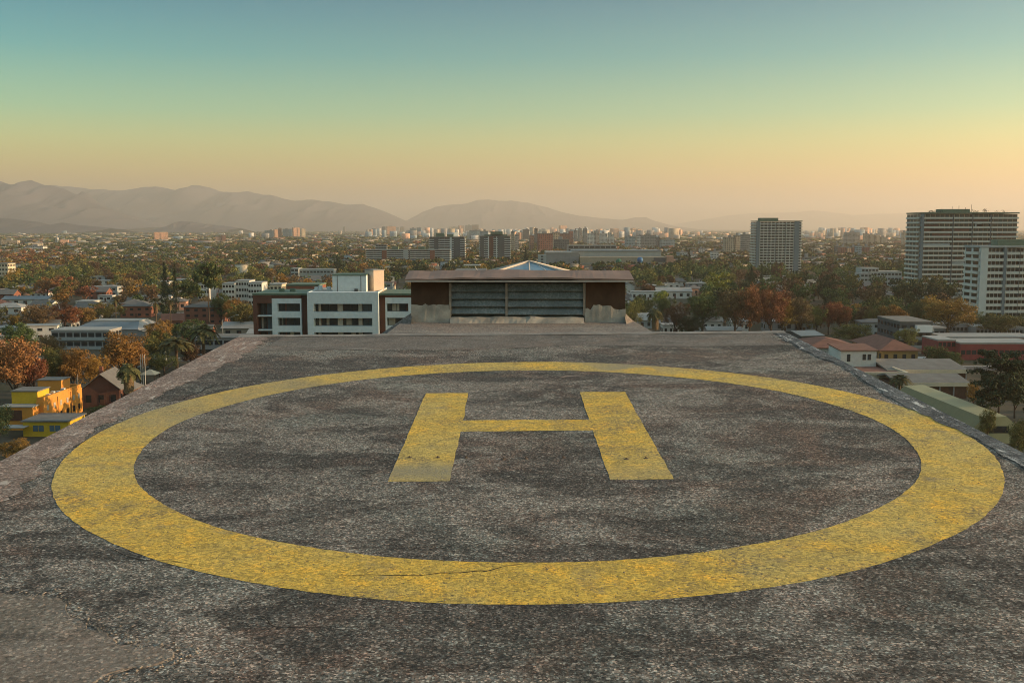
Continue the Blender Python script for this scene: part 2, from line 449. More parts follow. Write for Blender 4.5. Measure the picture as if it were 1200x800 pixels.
# mortar patch at the near left, with its broken raised edge
pp = [(-60,690),(30,697),(70,700),(86,726),(128,746),(140,756),(200,762),(206,770),(180,779),(130,790),(96,806),(0,850),(-80,850)]
P2 = [unp(*p) for p in pp]
def densify(P, n, amp, s):
    out = []
    for i in range(len(P)):
        a, b = P[i], P[(i+1) % len(P)]
        for k in range(n):
            t = k/n; x, y = a[0]+(b[0]-a[0])*t, a[1]+(b[1]-a[1])*t
            out.append((x+wob(x, y, s, amp), y+wob(x+5, y+5, s, amp)))
    return out
P2 = densify(P2, 8, .04, 9)
mb = MB(); n_ = len(P2)
cxp, cyp = unp(40, 770)
inn = [(cxp+(x-cxp)*.93, cyp+(y-cyp)*.93) for x, y in P2]
mb.add([(x,y,rz(x,y)+.001) for x,y in P2] + [(x,y,rz(x,y)+.007+wob(x,y,20,.002)) for x,y in [(cxp+(x-cxp)*.985, cyp+(y-cyp)*.985) for x,y in P2]] + [(x,y,rz(x,y)+.006) for x,y in inn],
       [(i, (i+1)%n_, n_+(i+1)%n_, n_+i) for i in range(n_)] + [(n_+i, n_+(i+1)%n_, 2*n_+(i+1)%n_, 2*n_+i) for i in range(n_)] + [tuple(range(2*n_, 3*n_))])
mb.build('mortar_patch', M_PATCH, own)['label'] = 'smooth brown mortar patch with a ragged raised edge'
# shallow mortar ridges and cracks
def ribbon(name, pts, w, h, mat, label=None, wb=.05):
    mb = MB(); P = []
    for i in range(len(pts)-1):
        a, b = unp(*pts[i]), unp(*pts[i+1])
        for k in range(7):
            t = k/7; x, y = a[0]+(b[0]-a[0])*t, a[1]+(b[1]-a[1])*t
            P.append((x+wob(x,y,7,wb), y+wob(x+3,y,7,wb)))
    n_ = len(P); V = []
    for i, (x, y) in enumerate(P):
        q = P[min(i+1, n_-1)]; p = P[max(i-1, 0)]; d = Vector((q[0]-p[0], q[1]-p[1], 0)).normalized(); s_ = Vector((-d.y, d.x, 0))
        ww = w * (.35 + .65*math.sin(math.pi*(i+.5)/n_)) * (1+.5*mnoise.noise((x*9,y*9,0)))
        z = rz(x, y)
        V += [(x-s_.x*ww, y-s_.y*ww, z+.003), (x, y, z+.003+h), (x+s_.x*ww, y+s_.y*ww, z+.003)]
    mb.add(V, [(3*i+k, 3*i+k+1, 3*i+3+k+1, 3*i+3+k) for i in range(n_-1) for k in (0, 1)])
    o = mb.build(name, mat, own)
    if label: o['label'] = label
M_CRACK = M('crack_dark', (.018,.016,.014), .95, .2)  # one near-black tone for all the cracks
M_RIDGE = M('ridge_mortar', (.28,.225,.19), .9, .4, 6, bump=.004, fine=40)
ribbon('crack', [(400,674),(470,674),(540,671),(570,671),(590,665),(622,659)], .006, .0005, M_CRACK, 'thin dark crack across the near part of the yellow circle')
ribbon('crack', [(270,402),(340,407),(440,411),(560,412)], .012, .001, M_CRACK)
ribbon('crack', [(185,471),(215,468),(250,452),(300,448)], .010, .001, M_CRACK)
for p in ([(120,640),(160,655),(230,662)], [(820,452),(905,470),(960,500)], [(700,600),(760,612),(850,606)], [(300,720),(330,735),(390,731)]):
    ribbon('crack', p, .004, .0005, M_CRACK)
ribbon('mortar_ridge', [(655,442),(668,441),(690,440)], .03, .006, M_RIDGE)
ribbon('mortar_ridge', [(22,737),(60,733),(90,727),(128,748)], .008, .004, M_PATCH)
ribbon('mortar_ridge', [(110,795),(140,787),(175,778),(204,768)], .008, .002, M_PATCH)
# rusty stubs of old fixings in a row below the crossbar
M_RUST = M('rusty_iron', (.13,.095,.07), .8, .4, 8, metal=.4)
for px in (480, 513, 546, 590, 616, 660, 734, 757):
    x, y = unp(px, 536 + (px % 3))
    mb = MB(); mb.lathe([(.024,0),(.023,.004),(.009,.006),(.008,.014),(.0,.016)], 8)
    mb.build('bolt', M_RUST, own, (x, y, rz(x, y)))
# loose grit lying on the roof
V, F = [], []
ico = np.array([(0,0,1),(.9,0,.3),(.28,.85,.3),(-.72,.53,.3),(-.72,-.53,.3),(.28,-.85,.3),(0,0,-.3)])
icf = np.array([(0,1,2),(0,2,3),(0,3,4),(0,4,5),(0,5,1),(6,2,1),(6,3,2),(6,4,3),(6,5,4),(6,1,5)])
o_ = 0
for k in range(2600):
    y = 2.8 + 9*rnd.random()**1.7; x = rnd.uniform(-4.5, 4.5)
    r = rnd.choice((.003,.004,.005,.007)) * rnd.uniform(.8, 1.3)
    V.append(ico*np.array([r, r*rnd.uniform(.7,1.2), r*.8])@np.array([[math.cos(k),-math.sin(k),0],[math.sin(k),math.cos(k),0],[0,0,1]]) + np.array([x, y, rz(x,y)+.004])); F.append(icf+o_); o_ += 7
for k in range(420):
    q = P2[rnd.randrange(len(P2))]; x, y = q[0]+rnd.gauss(.02, .05), q[1]+rnd.gauss(0, .05)
    r = rnd.choice((.004,.006,.009,.013))
    V.append(ico*np.array([r, r*.8, r*.5]) + np.array([x, y, rz(x,y)+.003])); F.append(icf+o_); o_ += 7
M_GRIT = M('grit', (.30,.26,.22), .9, .4, 2)
struct(inst('loose_grit', npmesh('loose_grit', np.vstack(V), np.vstack(F), M_GRIT)), 'stuff')

# ---- the ramp behind the roof and the roof house with louvres
M_PLINTH = M('rough_white_plinth', (.40,.36,.30), .95, .35, 3, bump=.01, fine=14)
M_BROWN = M('rust_brown_panel', (.088,.050,.030), .8, .45, 2.2, fine=9)
M_ROOFSHEET = M('pinkish_roof_sheet', (.25,.165,.125), .7, .25, 1.2)
M_STEEL = M('grey_steel', (.10,.105,.10), .5, .3, 4)
m, n, l, b = newmat('stained_louvre')
tc = n.new('ShaderNodeTexCoord').outputs['Object']
mp = n.new('ShaderNodeMapping'); mp.inputs['Scale'].default_value = (1, 1, .8); l.new(tc, mp.inputs[0])
f = noi(n, l, mp.outputs[0], 26, 5, .75)
sepz = n.new('ShaderNodeSeparateXYZ'); l.new(tc, sepz.inputs[0])
band = noi(n, l, tc, 2.2, 3, .5)
cc = mixc(n, l, ramp(n, l, f, (.42, 0.1), (.60, .8)), (.13,.145,.14), (.30,.325,.305))
cc = mixc(n, l, ramp(n, l, band, (.4, 0.0), (.62, .7)), cc, (.12,.135,.13))
l.new(cc, b.inputs['Base Color']); b.inputs['Roughness'].default_value = .45; b.inputs['Metallic'].default_value = .2
M_LOUVRE = m

py0 = 19.45                                     # front of the roof house
xl, xr = XZ(482, 370, py0)[0], XZ(733, 370, py0)[0]
zb = XZ(600, 377, py0)[1]; zt = XZ(600, 327, py0)[1]
ramp_x0, ramp_x1 = XZ(452, 393, RY1+.07)[0], XZ(770, 393, RY1+.07)[0]
zr0 = rz(0, RY1) - .02
mb = MB()
nx = 20
A = [(ramp_x0+(ramp_x1-ramp_x0)*k/nx, RY1+.07, zr0+.03) for k in range(nx+1)]
B = [(xl-.18+(xr-xl+.36)*k/nx, py0+.12, zb) for k in range(nx+1)]
C = [(p[0], 24.5, zb-.02) for p in B]
mb.add(A+B+C, [(j*(nx+1)+k, j*(nx+1)+k+1, (j+1)*(nx+1)+k+1, (j+1)*(nx+1)+k) for j in (0,1) for k in range(nx)])
low = zr0 - 2.2
mb.add([A[0], B[0], C[0], (*A[0][:2],low), (*B[0][:2],low), (*C[0][:2],low)], [(0,3,4,1),(1,4,5,2)])
mb.add([A[-1], B[-1], C[-1], (*A[-1][:2],low), (*B[-1][:2],low), (*C[-1][:2],low)], [(0,1,4,3),(1,2,5,4)])
mb.add([C[0], C[-1], (*C[-1][:2],low), (*C[0][:2],low)], [(0,1,2,3)])
mb.build('ramp', M_RAMP, own)['label'] = 'smooth grey mortar ramp rising to the louvred roof house'
# sloping mortar fillets against both ends of the roof house
for s_, xe in ((-1, xl), (1, xr)):
    mb = MB()
    mb.add([(xe-.02*s_, py0+.1, zb+.18), (xe+s_*.45, py0+.1, zb-.28), (xe+s_*.45, py0+3, zb-.28), (xe-.02*s_, py0+3, zb+.18), (xe-.02*s_, py0-.35, zb-.02), (xe+s_*.62, py0-.45, zb-.25)],
           [(0,1,2,3) if s_ > 0 else (3,2,1,0), (4,5,1,0) if s_ > 0 else (0,1,5,4)])
    mb.build('fillet', M_SMOOTH, own)
ph = thing('roof_house', 'low roof house with stained grey louvres, brown side panels and pinkish sheet roof', 'roof structure', (0, py0, zb))
def hx(px): return XZ(px, 370, py0)[0]
def hz(py): return XZ(600, py, py0)[1] - zb
PD = 4.3
core = MB().box(xl+.06, xr-.06, .09, PD, -.1, hz(330)).build('wall', M_STEEL, ph)
# plinths: rough mortar blocks left and right, ragged on top
for (a, b2, t0, t1) in ((482, 528, 357, 358), (685, 733, 361, 362)):
    mb = MB(); k_ = 14
    x0, x1 = hx(a), hx(b2)
    T = [(x0+(x1-x0)*k/k_, hz(t0)+wob(k*1.3, a, 1, .035)) for k in range(k_+1)]
    if a > 600: T = [(x, z+(.05 if hx(693) < x < hx(717) else -.02)) for x, z in T]
    poly = [(x1, -.02), (x0, -.02)] + T
    for k in range(k_):
        (xa, za), (xb, zb_) = T[k], T[k+1]
        mb.add([(xa,-.06,-.03),(xb,-.06,-.03),(xb,-.02,zb_),(xa,-.02,za),(xb,.09,zb_),(xa,.09,za)], [(0,1,2,3),(3,2,4,5)])
    for (xe, fl) in ((x0, 0), (x1, 1)):
        zz = T[-1][1] if fl else T[0][1]
        mb.add([(xe,-.06,-.03),(xe,-.02,zz),(xe,PD*.9,zz),(xe,PD*.9,-.03)], [(0,1,2,3)])
    mb.build('plinth', M_PLINTH, ph)
for (a, b2, t0, t1) in ((482, 527, 329, 358.5), (686.5, 732.5, 329, 362.5)):
    MB().box(hx(a), hx(b2), .0, .06, hz(t1), hz(t0)).build('side_panel', M_BROWN, ph)
MB().box(hx(482)-.001, hx(482)+.05, .06, PD, .02, hz(329)).build('end_wall', M_BROWN, ph)
MB().box(hx(732.5)-.05, hx(732.5), .06, PD, .02, hz(329)).build('end_wall', M_BROWN, ph)
# louvre panels: four boards each, tilted
def louvre(a, b2, t0, t1):
    x0, x1 = hx(a), hx(b2); z1, z0 = hz(t0), hz(t1); nb = 4; h = (z1-z0)/nb
    mb = MB()
    for k in range(nb):
        za, zb2 = z0+k*h, z0+(k+1)*h
        mb.add([(x0,-.03,za+.012),(x1,-.03,za+.012),(x1,.055,zb2),(x0,.055,zb2),(x0,-.01,za-.004),(x1,-.01,za-.004),(x1,.08,za-.004),(x0,.08,za-.004)],
               [(0,1,2,3),(4,5,1,0),(7,6,5,4)])
    o = mb.build('louvre', M_LOUVRE, ph)
louvre(528.5, 592, 333, 368); louvre(595, 683, 332, 369)
for px in (527.7, 593.5, 684.5):
    MB().box(hx(px)-.022, hx(px)+.022, -.03, .05, hz(370), hz(330)).build('post', M('rusty_frame', (.30,.25,.20), .8, .35, 5), ph)
MB().box(hx(525), hx(687), -.045, .05, hz(331.5), hz(326.2)).build('lintel', M('dark_lintel', (.055,.05,.045), .8), ph)
mb = MB(); k_ = 30
for k in range(k_):
    xa, xb = hx(528)+(hx(684)-hx(528))*k/k_, hx(528)+(hx(684)-hx(528))*(k+1)/k_
    ha, hb = hz(370.5)+wob(xa,0,4,.03), hz(370.5)+wob(xb,0,4,.03)
    mb.add([(xa,-.22+wob(xa,5,3,.05),-.01),(xb,-.22+wob(xb,5,3,.05),-.01),(xb,-.10,hb-.03),(xa,-.10,ha-.03),(xb,-.005,hb),(xa,-.005,ha)], [(0,1,2,3),(3,2,4,5)])
mb.build('sill', M_PLINTH, ph)
# roof sheet, a little bent, with a thin pale strip along its front lip
mb = MB(); k_ = 40
xa0, xb0 = hx(478)-.02, hx(739)+.02
def bend(t): return .03*math.sin(t*math.pi) - .02*math.cos(t*9) * .3
rows_ = []
zback = XZ(600, 317.3, py0+.5)[1] - zb
for (yy, zz) in ((-.30, hz(326.2)-.03), (-.30, hz(326.2)), (.5, zback), (PD+.1, zback-.22)):
    rows_.append([(xa0+(xb0-xa0)*k/k_, yy, zz+.03*math.sin(k/k_*math.pi)*(1 if yy < 0 else .5)+.014*mnoise.noise((k*.35, yy, 0))) for k in range(k_+1)])
mb.add([p for r in rows_ for p in r], [(j*(k_+1)+k, j*(k_+1)+k+1, (j+1)*(k_+1)+k+1, (j+1)*(k_+1)+k) for j in range(3) for k in range(k_)])
under = [(x, y, z-.035) for x, y, z in rows_[1]] + [(x, y, z-.035) for x, y, z in rows_[3]]
mb.add(under, [(k, k_+1+k, k_+2+k, k+1) for k in range(k_)])
mb.build('roof', M_ROOFSHEET, ph)
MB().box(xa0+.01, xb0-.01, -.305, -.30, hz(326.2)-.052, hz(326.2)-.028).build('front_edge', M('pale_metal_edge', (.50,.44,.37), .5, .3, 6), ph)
# glazed pyramid behind it
sy = 25.2
sx = XZ(620, 306, sy)[0]; szt = XZ(620, 306.5, sy)[1]
hw = 1.25
szb = szt - .34
sk = thing('skylight', 'glazed blue pyramid skylight with pale ribs behind the roof house', 'skylight', (sx, sy, szb))
M_SKYG = M('blue_skylight_glass', (.13,.22,.28), .25, .3, 1.2, spec=.6)
M_RIB = M('pale_rib', (.62,.52,.42), .6, .2, 3)
c4 = [(-hw,-hw,0),(hw,-hw,0),(hw,hw,0),(-hw,hw,0)]
for k in range(4):
    a, b2 = c4[k], c4[(k+1) % 4]
    MB().add([a, b2, (0,0,.34), tuple(q-(.03 if i == 2 else 0) for i, q in enumerate(a)), tuple(q-(.03 if i == 2 else 0) for i, q in enumerate(b2)), (0,0,.31)], [(0,1,2),(5,4,3)]).build('pane', M_SKYG, sk)
    MB().tube([(a[0],a[1],.012),(0,0,.352)], .024, 5).build('rib', M_RIB, sk)
MB().tube([(0,-hw,.01),(0,0,.345)], .015, 5).build('rib', M_RIB, sk)
MB().tube([(hw*.5,-hw,.01),(hw*.08,0,.33)], .01, 4).build('rib', M_RIB, sk)
MB().box(-hw-.05, hw+.05, -hw-.05, hw+.05, -3.0, -.001).build('kerb', M_PLINTH, sk)
# a roof deck under skylight so that nothing hangs in the air
MB().box(xl-.1, xr+.1, 24.5, 28, 38, szb-1.2).build('rear_deck', M_SMOOTH, own)

# ------------------------------------------------------------------ ground, streets
m, n, l, b = newmat('ground_soil')
tc = n.new('ShaderNodeTexCoord').outputs['Object']
g1 = noi(n, l, tc, .02, 6, .65); g2 = noi(n, l, tc, .12, 5, .6); g3 = noi(n, l, tc, .0012, 5, .6)
cg = ramp(n, l, g1, (.35, (.045,.05,.028)), (.5, (.075,.06,.038)), (.68, (.13,.11,.085)))
cg = mixc(n, l, ramp(n, l, g2, (.45, 0.0), (.7, .6)), cg, (.05,.055,.03))
cg = mixc(n, l, ramp(n, l, g3, (.4, 0.0), (.7, .5)), cg, (.12,.10,.075))
l.new(cg, b.inputs['Base Color']); b.inputs['Roughness'].default_value = 1; b.inputs['Specular IOR Level'].default_value = .1
MB().add([(-42000,-20000,0),(42000,-20000,0),(42000,46000,0),(-42000,46000,0)], [(0,1,2,3)]).build('ground', m)['kind'] = 'structure'
M_ASPH = M('asphalt', (.05,.05,.05), .9, .25, .05)
M_KERB = M('kerb_stone', (.28,.27,.25), .9)
M_LINE = M('lane_paint', (.7,.7,.66), .7)
ROADS = [('y', -74, 120, 1500), ('y', 76, 60, 1500), ('x', 352, -420, -80), ('x', 330, 84, 420), ('x', 545, -520, 520), ('y', -240, 180, 1500), ('y', 262, 150, 1200)]
for ax, c, a0, a1 in ROADS:
    w = 4.0
    d1, d2 = MB(), MB()
    for mbq, q in ((MB(), 0),):
        pass
    if ax == 'y':
        MB().add([(c-w,a0,.03),(c+w,a0,.03),(c+w,a1,.03),(c-w,a1,.03)], [(0,1,2,3)]).build('street', M_ASPH)['kind'] = 'structure'
        for sgn in (-1, 1): d1.box(min(c+sgn*w, c+sgn*(w+2.2)), max(c+sgn*w, c+sgn*(w+2.2)), a0, a1, .0, .14)
        k = a0
        while k < min(a1, 700): d2.add([(c-.07,k,.045),(c+.07,k,.045),(c+.07,k+3,.045),(c-.07,k+3,.045)], [(0,1,2,3)]); k += 8
        foot(c-w-1, c+w+1, a0, a1)
    else:
        MB().add([(a0,c-w,.036),(a1,c-w,.036),(a1,c+w,.036),(a0,c+w,.036)], [(0,1,2,3)]).build('street', M_ASPH)['kind'] = 'structure'
        d1.box(a0+9, a1-9, c+w, c+w+2.2, .0, .13)
        k = a0
        while k < a1: d2.add([(k,c-.07,.05),(k+3,c-.07,.05),(k+3,c+.07,.05),(k,c+.07,.05)], [(0,1,2,3)]); k += 8
        foot(a0, a1, c-w-1, c+w+1)
    d1.build('pavement', M_KERB)['kind'] = 'structure'
    d2.build('road_markings', M_LINE)['kind'] = 'structure'

# ------------------------------------------------------------------ mountains
def mountain(name, prof, Y, depth, mat, seed, rough=.11, name_x=(0, 0)):
    px = np.array([p[0] for p in prof], float); py = np.array([p[1] for p in prof], float)
    X = np.array([XZ(a, b, Y)[0] for a, b in prof]); Z = np.array([max(0, XZ(a, b, Y)[1]) for a, b in prof])
    nx_, ny_ = 420, 61
    x = np.linspace(X[0], X[-1], nx_)
    ridge = np.interp(x, X, Z)
    ridge = ridge + np.array([mnoise.fractal((q/depth*6, seed*3.1, 0), .8, 2.1, 5)*.045*r_ for q, r_ in zip(x, ridge)])
    V = []
    for j in range(ny_):
        t = -1 + 2*j/(ny_-1)
        prof_ = (1-abs(t))**.9
        for i in range(nx_):
            zz = ridge[i]*prof_
            p = (x[i]/depth*1.9, t*1.6, seed)
            f = mnoise.fractal((x[i]/depth*5, t*2.2, seed), .9, 2.1, 6)
            r2 = 1-abs(mnoise.noise((x[i]/depth*7+f*.4, t*1.2, seed+3)))*2
            zz *= 1 + (rough*f + rough*1.3*(r2-.6)) * min(1, abs(t)*5) * 1.5
            V.append((x[i], Y + t*depth, max(-2, zz - 3)))
    Vn = np.array(V)
    F = np.array([(j*nx_+i, j*nx_+i+1, (j+1)*nx_+i+1, (j+1)*nx_+i) for j in range(ny_-1) for i in range(nx_-1)])
    o = inst(name, npmesh(name, Vn, F, mat)); o['kind'] = 'structure'
    o.data.polygons.foreach_set('use_smooth', [True]*len(o.data.polygons))
    return o
M_MTN = M('mountain_scrub', (.080,.072,.085), 1, .4, .0012, fine=.01, spec=.05)
mountain('mountain', [(-260,262),(-180,238),(-90,222),(-30,209),(0,213),(10,216),(22,217),(36,212),(50,217),(60,218),(75,221),(90,228),(105,235),(120,241),(140,250),(160,258),(185,266)], 12500, 2600, M_MTN, 1)
mountain('mountain', [(-300,238),(-100,224),(40,219),(60,217),(80,219),(110,222),(145,223),(165,219),(185,219),(205,221),(225,217),(240,219),(262,225),(290,224),(300,227),(320,230),(345,235),(370,234),(390,237),(410,240),(425,238),(440,243),(460,252),(485,264),(500,267)], 17500, 3200, M_MTN, 2)
mountain('mountain', [(455,267),(480,257),(495,248),(510,242),(530,240),(545,239),(560,234),(572,233),(585,235),(600,235),(620,238),(640,243),(660,249),(680,253),(700,255),(730,257),(745,254),(757,254),(765,258),(785,264),(800,267)], 21500, 3500, M_MTN, 3)
mountain('mountain', [(760,267),(800,261),(850,253),(880,250),(920,249),(960,247),(1000,252),(1050,250),(1100,247),(1200,246),(1330,255),(1400,262)], 33000, 4500, M_MTN, 4)
mountain('hill', [(-120,250),(-60,253),(0,255),(20,257),(45,260),(60,263),(72,260),(90,263),(110,265),(130,267)], 8200, 900, M_MTN, 5)
mountain('hill', [(190,267),(204,263),(212,258.5),(222,259.5),(240,262),(262,264),(280,267)], 9600, 700, M_MTN, 6)

# ------------------------------------------------------------------ haze
m, n, l, b = newmat('haze_air')
n.remove(b)
pv = n.new('ShaderNodeVolumePrincipled')
pv.inputs['Color'].default_value = (.87, .785, .69, 1)
HAZE = 0.8e-4
pv.inputs['Density'].default_value = HAZE
pv.inputs['Anisotropy'].default_value = .45
l.new(pv.outputs[0], n['Material Output'].inputs['Volume'])
hz_ = MB().box(-41000, 41000, -19000, 45000, -3.5, 980).build('haze', m)
hz_['kind'] = 'stuff'
#CITY
def gx(px, D): return XZ(px, 420, D)[0]
# ------------------------------------------------------------------ materials of the city
C_ = {
 'white': M('white_render', (.60,.585,.53), .9, .12, .25, fine=1.2),
 'cream': M('cream_render', (.58,.50,.36), .9, .15, .25, fine=1.2),
 'tan': M('tan_render', (.36,.30,.22), .9, .15, .2, fine=1),
 'ochre': M('ochre_render', (.34,.23,.09), .9, .15, .3, fine=1.5),
 'pink': M('salmon_render', (.50,.28,.19), .9, .15, .2, fine=1),
 'brick': M('red_brick', (.24,.095,.06), .9, .2, .4, fine=3),
 'brownbrick': M('brown_brick', (.14,.065,.045), .9, .2, .4, fine=4),
 'grey': M('grey_render', (.27,.27,.26), .9, .18, .2, fine=1),
 'dgrey': M('dark_grey_render', (.10,.105,.105), .9, .2, .2, fine=1),
 'bluegrey': M('blue_grey_render', (.33,.36,.35), .9, .12, .2, fine=1),
 'yellow': M('yellow_render', (.62,.40,.03), .85, .12, .3, fine=2),
 'orange': M('orange_render', (.62,.27,.05), .85, .12, .3, fine=2),
 'tile': M('red_clay_tiles', (.19,.088,.062), .9, .25, .5, fine=4),
 'gtile': M('grey_tiles', (.15,.145,.135), .9, .25, .5, fine=4),
 'sheet': M('pale_sheet_roof', (.33,.32,.29), .6, .2, .3, fine=2),
 'bsheet': M('blue_grey_sheet_roof', (.17,.20,.215), .55, .2, .2, fine=2),
 'felt': M('grey_felt_roof', (.17,.165,.15), .95, .25, .3, fine=2),
 'green': M('green_roof_edge', (.12,.17,.12), .8, .2, .5),
 'glass': M_GLASS,
 'blueglass': M('blue_glass', (.10,.16,.19), .2, .2, .1, spec=.6),
 'curtain': M('curtain_cream', (.42,.38,.30), .9, .2, 1.5),
 'awn': M('brown_awning', (.11,.055,.035), .9, .25, .8),
 'red': M('red_painted_panel', (.26,.055,.05), .85, .2, .5),
}
def winmat(name, wall, glass, storey=3.0, bay=3.2, wz=.48, wx=.6, balcony=None):
    """far facade: rows of windows as the wall's own surface pattern (object coordinates, metres)"""
    m, n, l, b = newmat(name)
    tc = n.new('ShaderNodeTexCoord').outputs['Object']
    g = n.new('ShaderNodeNewGeometry')
    sx_ = n.new('ShaderNodeSeparateXYZ'); l.new(tc, sx_.inputs[0])
    vt = n.new('ShaderNodeVectorTransform'); vt.vector_type = 'NORMAL'; vt.convert_from = 'WORLD'; vt.convert_to = 'OBJECT'
    l.new(g.outputs['Normal'], vt.inputs[0])
    ns = n.new('ShaderNodeSeparateXYZ'); l.new(vt.outputs[0], ns.inputs[0])
    isx = mth(n, l, 'GREATER_THAN', mth(n, l, 'ABSOLUTE', ns.outputs[0]), .5)
    u = mth(n, l, 'ADD', mth(n, l, 'MULTIPLY', sx_.outputs[1], isx), mth(n, l, 'MULTIPLY', sx_.outputs[0], mth(n, l, 'SUBTRACT', 1.0, isx)))
    fu = mth(n, l, 'FRACT', mth(n, l, 'ADD', mth(n, l, 'DIVIDE', u, bay), 100.25))
    fz = mth(n, l, 'FRACT', mth(n, l, 'DIVIDE', mth(n, l, 'ADD', sx_.outputs[2], .3), storey))
    inz = mth(n, l, 'MULTIPLY', mth(n, l, 'GREATER_THAN', fz, .38), mth(n, l, 'LESS_THAN', fz, .38+wz))
    inu = mth(n, l, 'LESS_THAN', fu, wx)
    side = mth(n, l, 'LESS_THAN', mth(n, l, 'ABSOLUTE', ns.outputs[2]), .5)
    msk = mth(n, l, 'MULTIPLY', mth(n, l, 'MULTIPLY', inz, inu), side)
    w0 = ramp(n, l, noi(n, l, tc, .12, 4), (.3, tuple(x*.82 for x in wall)), (.7, tuple(x*1.12 for x in wall)))
    cell = n.new('ShaderNodeTexWhiteNoise'); cell.noise_dimensions = '3D'
    cm = n.new('ShaderNodeCombineXYZ')
    l.new(mth(n, l, 'FLOOR', mth(n, l, 'ADD', mth(n, l, 'DIVIDE', u, bay), 100.25)), cm.inputs[0])
    l.new(mth(n, l, 'FLOOR', mth(n, l, 'DIVIDE', sx_.outputs[2], storey)), cm.inputs[2])
    l.new(cm.outputs[0], cell.inputs[0])
    gl = mixc(n, l, ramp(n, l, cell.outputs[0], (.5, 0.0), (1.0, .8)), glass, tuple(min(1, x*4+.06) for x in glass))
    l.new(mixc(n, l, msk, w0, gl), b.inputs['Base Color'])
    b.inputs['Roughness'].default_value = .8; b.inputs['Specular IOR Level'].default_value = .3
    return m
WM = {
 'w_pink': winmat('salmon_facade', (.70,.42,.28), (.08,.06,.05), wx=.5),
 'w_white': winmat('white_facade', (.58,.57,.53), (.06,.065,.065), wx=.7),
 'w_grey': winmat('grey_facade', (.30,.29,.27), (.05,.052,.05), wx=.7),
 'w_dgrey': winmat('dark_facade', (.14,.14,.135), (.035,.035,.035), wx=.6),
 'w_brown': winmat('brown_facade', (.22,.13,.095), (.045,.04,.035), wx=.55),
 'w_blue': winmat('blue_grey_facade', (.28,.35,.37), (.05,.07,.08), wx=.75),
 'w_tan': winmat('tan_facade', (.42,.35,.26), (.06,.055,.045), wx=.6),
 'w_cream': winmat('cream_facade', (.60,.50,.36), (.07,.06,.05), wx=.45),
 'w_brick': winmat('brick_facade', (.27,.12,.085), (.04,.035,.035), wx=.5),
 'w_band': winmat('banded_facade', (.50,.51,.48), (.045,.05,.05), wx=1.1, wz=.55),
}

# ------------------------------------------------------------------ buildings, mid and far
GL, FR = C_['glass'], C_['white']
def windows(root, W, Dp, floors, fh, bays, mat=GL, front=True, sides=True, wf=.6, hf=.5, z0=0.0, every=1):
    """window children: recessed dark panes in a thin frame, copies share one mesh"""
    cnt = 0
    bw = W/bays*wf; h = fh*hf
    fm = MB().box(-bw/2, bw/2, -.05, .08, 0, h).mesh('window', mat)
    nb2 = max(1, int(Dp/(W/bays))); bw2 = Dp/nb2*wf
    sm = MB().box(-.08, .05, -bw2/2, bw2/2, 0, h).mesh('window', mat)
    for f in range(floors-1, -1, -1):
        z = z0 + f*fh + fh*.32
        for k in range(bays):
            if cnt >= 98: return
            if front: inst('window', fm, root, (-W/2+W*(k+.5)/bays, 0, z)); cnt += 1
        if sides:
            for k in range(nb2):
                for xs_ in (-W/2, W/2):
                    if cnt >= 98: return
                    if (xs_ < 0) == (root.location.x > 0): inst('window', sm, root, (xs_+(.03 if xs_ < 0 else -.03)*-1, Dp*(k+.5)/nb2, z)); cnt += 1
def place(px0, px1, pyt, D):
    x0, zt_ = XZ(px0, pyt, D); x1, _ = XZ(px1, pyt, D)
    return (x0+x1)/2, x1-x0, zt_
VIS = []            # stretches of the view that the photo shows free of trees: px0, px1, top row, bottom row, distance
def see(cx, D, w, h, part=.55):
    x0 = 600+FPX*(cx-w/2)/D; x1 = 600+FPX*(cx+w/2)/D
    VIS.append((x0, x1, 267+FPX*(CAMZ-h)/D, 267+FPX*(CAMZ-h*(1-part))/D, D))
def flat_building(name, label, px0, px1, pyt, D, Dp, wall, roof='felt', fh=3.0, bays=4, rz_=0, group=None, wf=.6, hf=.45, cat='building', parapet=.5, box=None, band=None, side=True):
    cx, W, H = place(px0, px1, pyt, D)
    t = thing(name, label, cat, (cx, D, 0), rz_, group)
    floors = max(1, round(H/fh)); fh = H/floors
    MB().box(-W/2, W/2, .0, Dp, 0, H).build('wall', C_[wall], t)
    MB().box(-W/2-.15, W/2+.15, -.15, Dp+.15, H, H+parapet).build('roof', C_[roof], t)
    windows(t, W, Dp, floors, fh, bays, wf=wf, hf=hf, sides=side)
    if band:
        bm = MB().box(-W/2-.25, W/2+.25, -.7, .05, 0, fh*.34).mesh('balcony', C_[band])
        for f in range(floors): inst('balcony', bm, t, (0, 0, f*fh))
    if box:
        bx0, bx1, bh = box
        MB().box(-W/2+W*bx0, -W/2+W*bx1, Dp*.3, Dp*.7, H+parapet+.002, H+parapet+bh).build('roof_room', C_[wall], t)
    foot(cx-W/2-2, cx+W/2+2, D-4, D+Dp+2); see(cx, D, W, H)
    return t
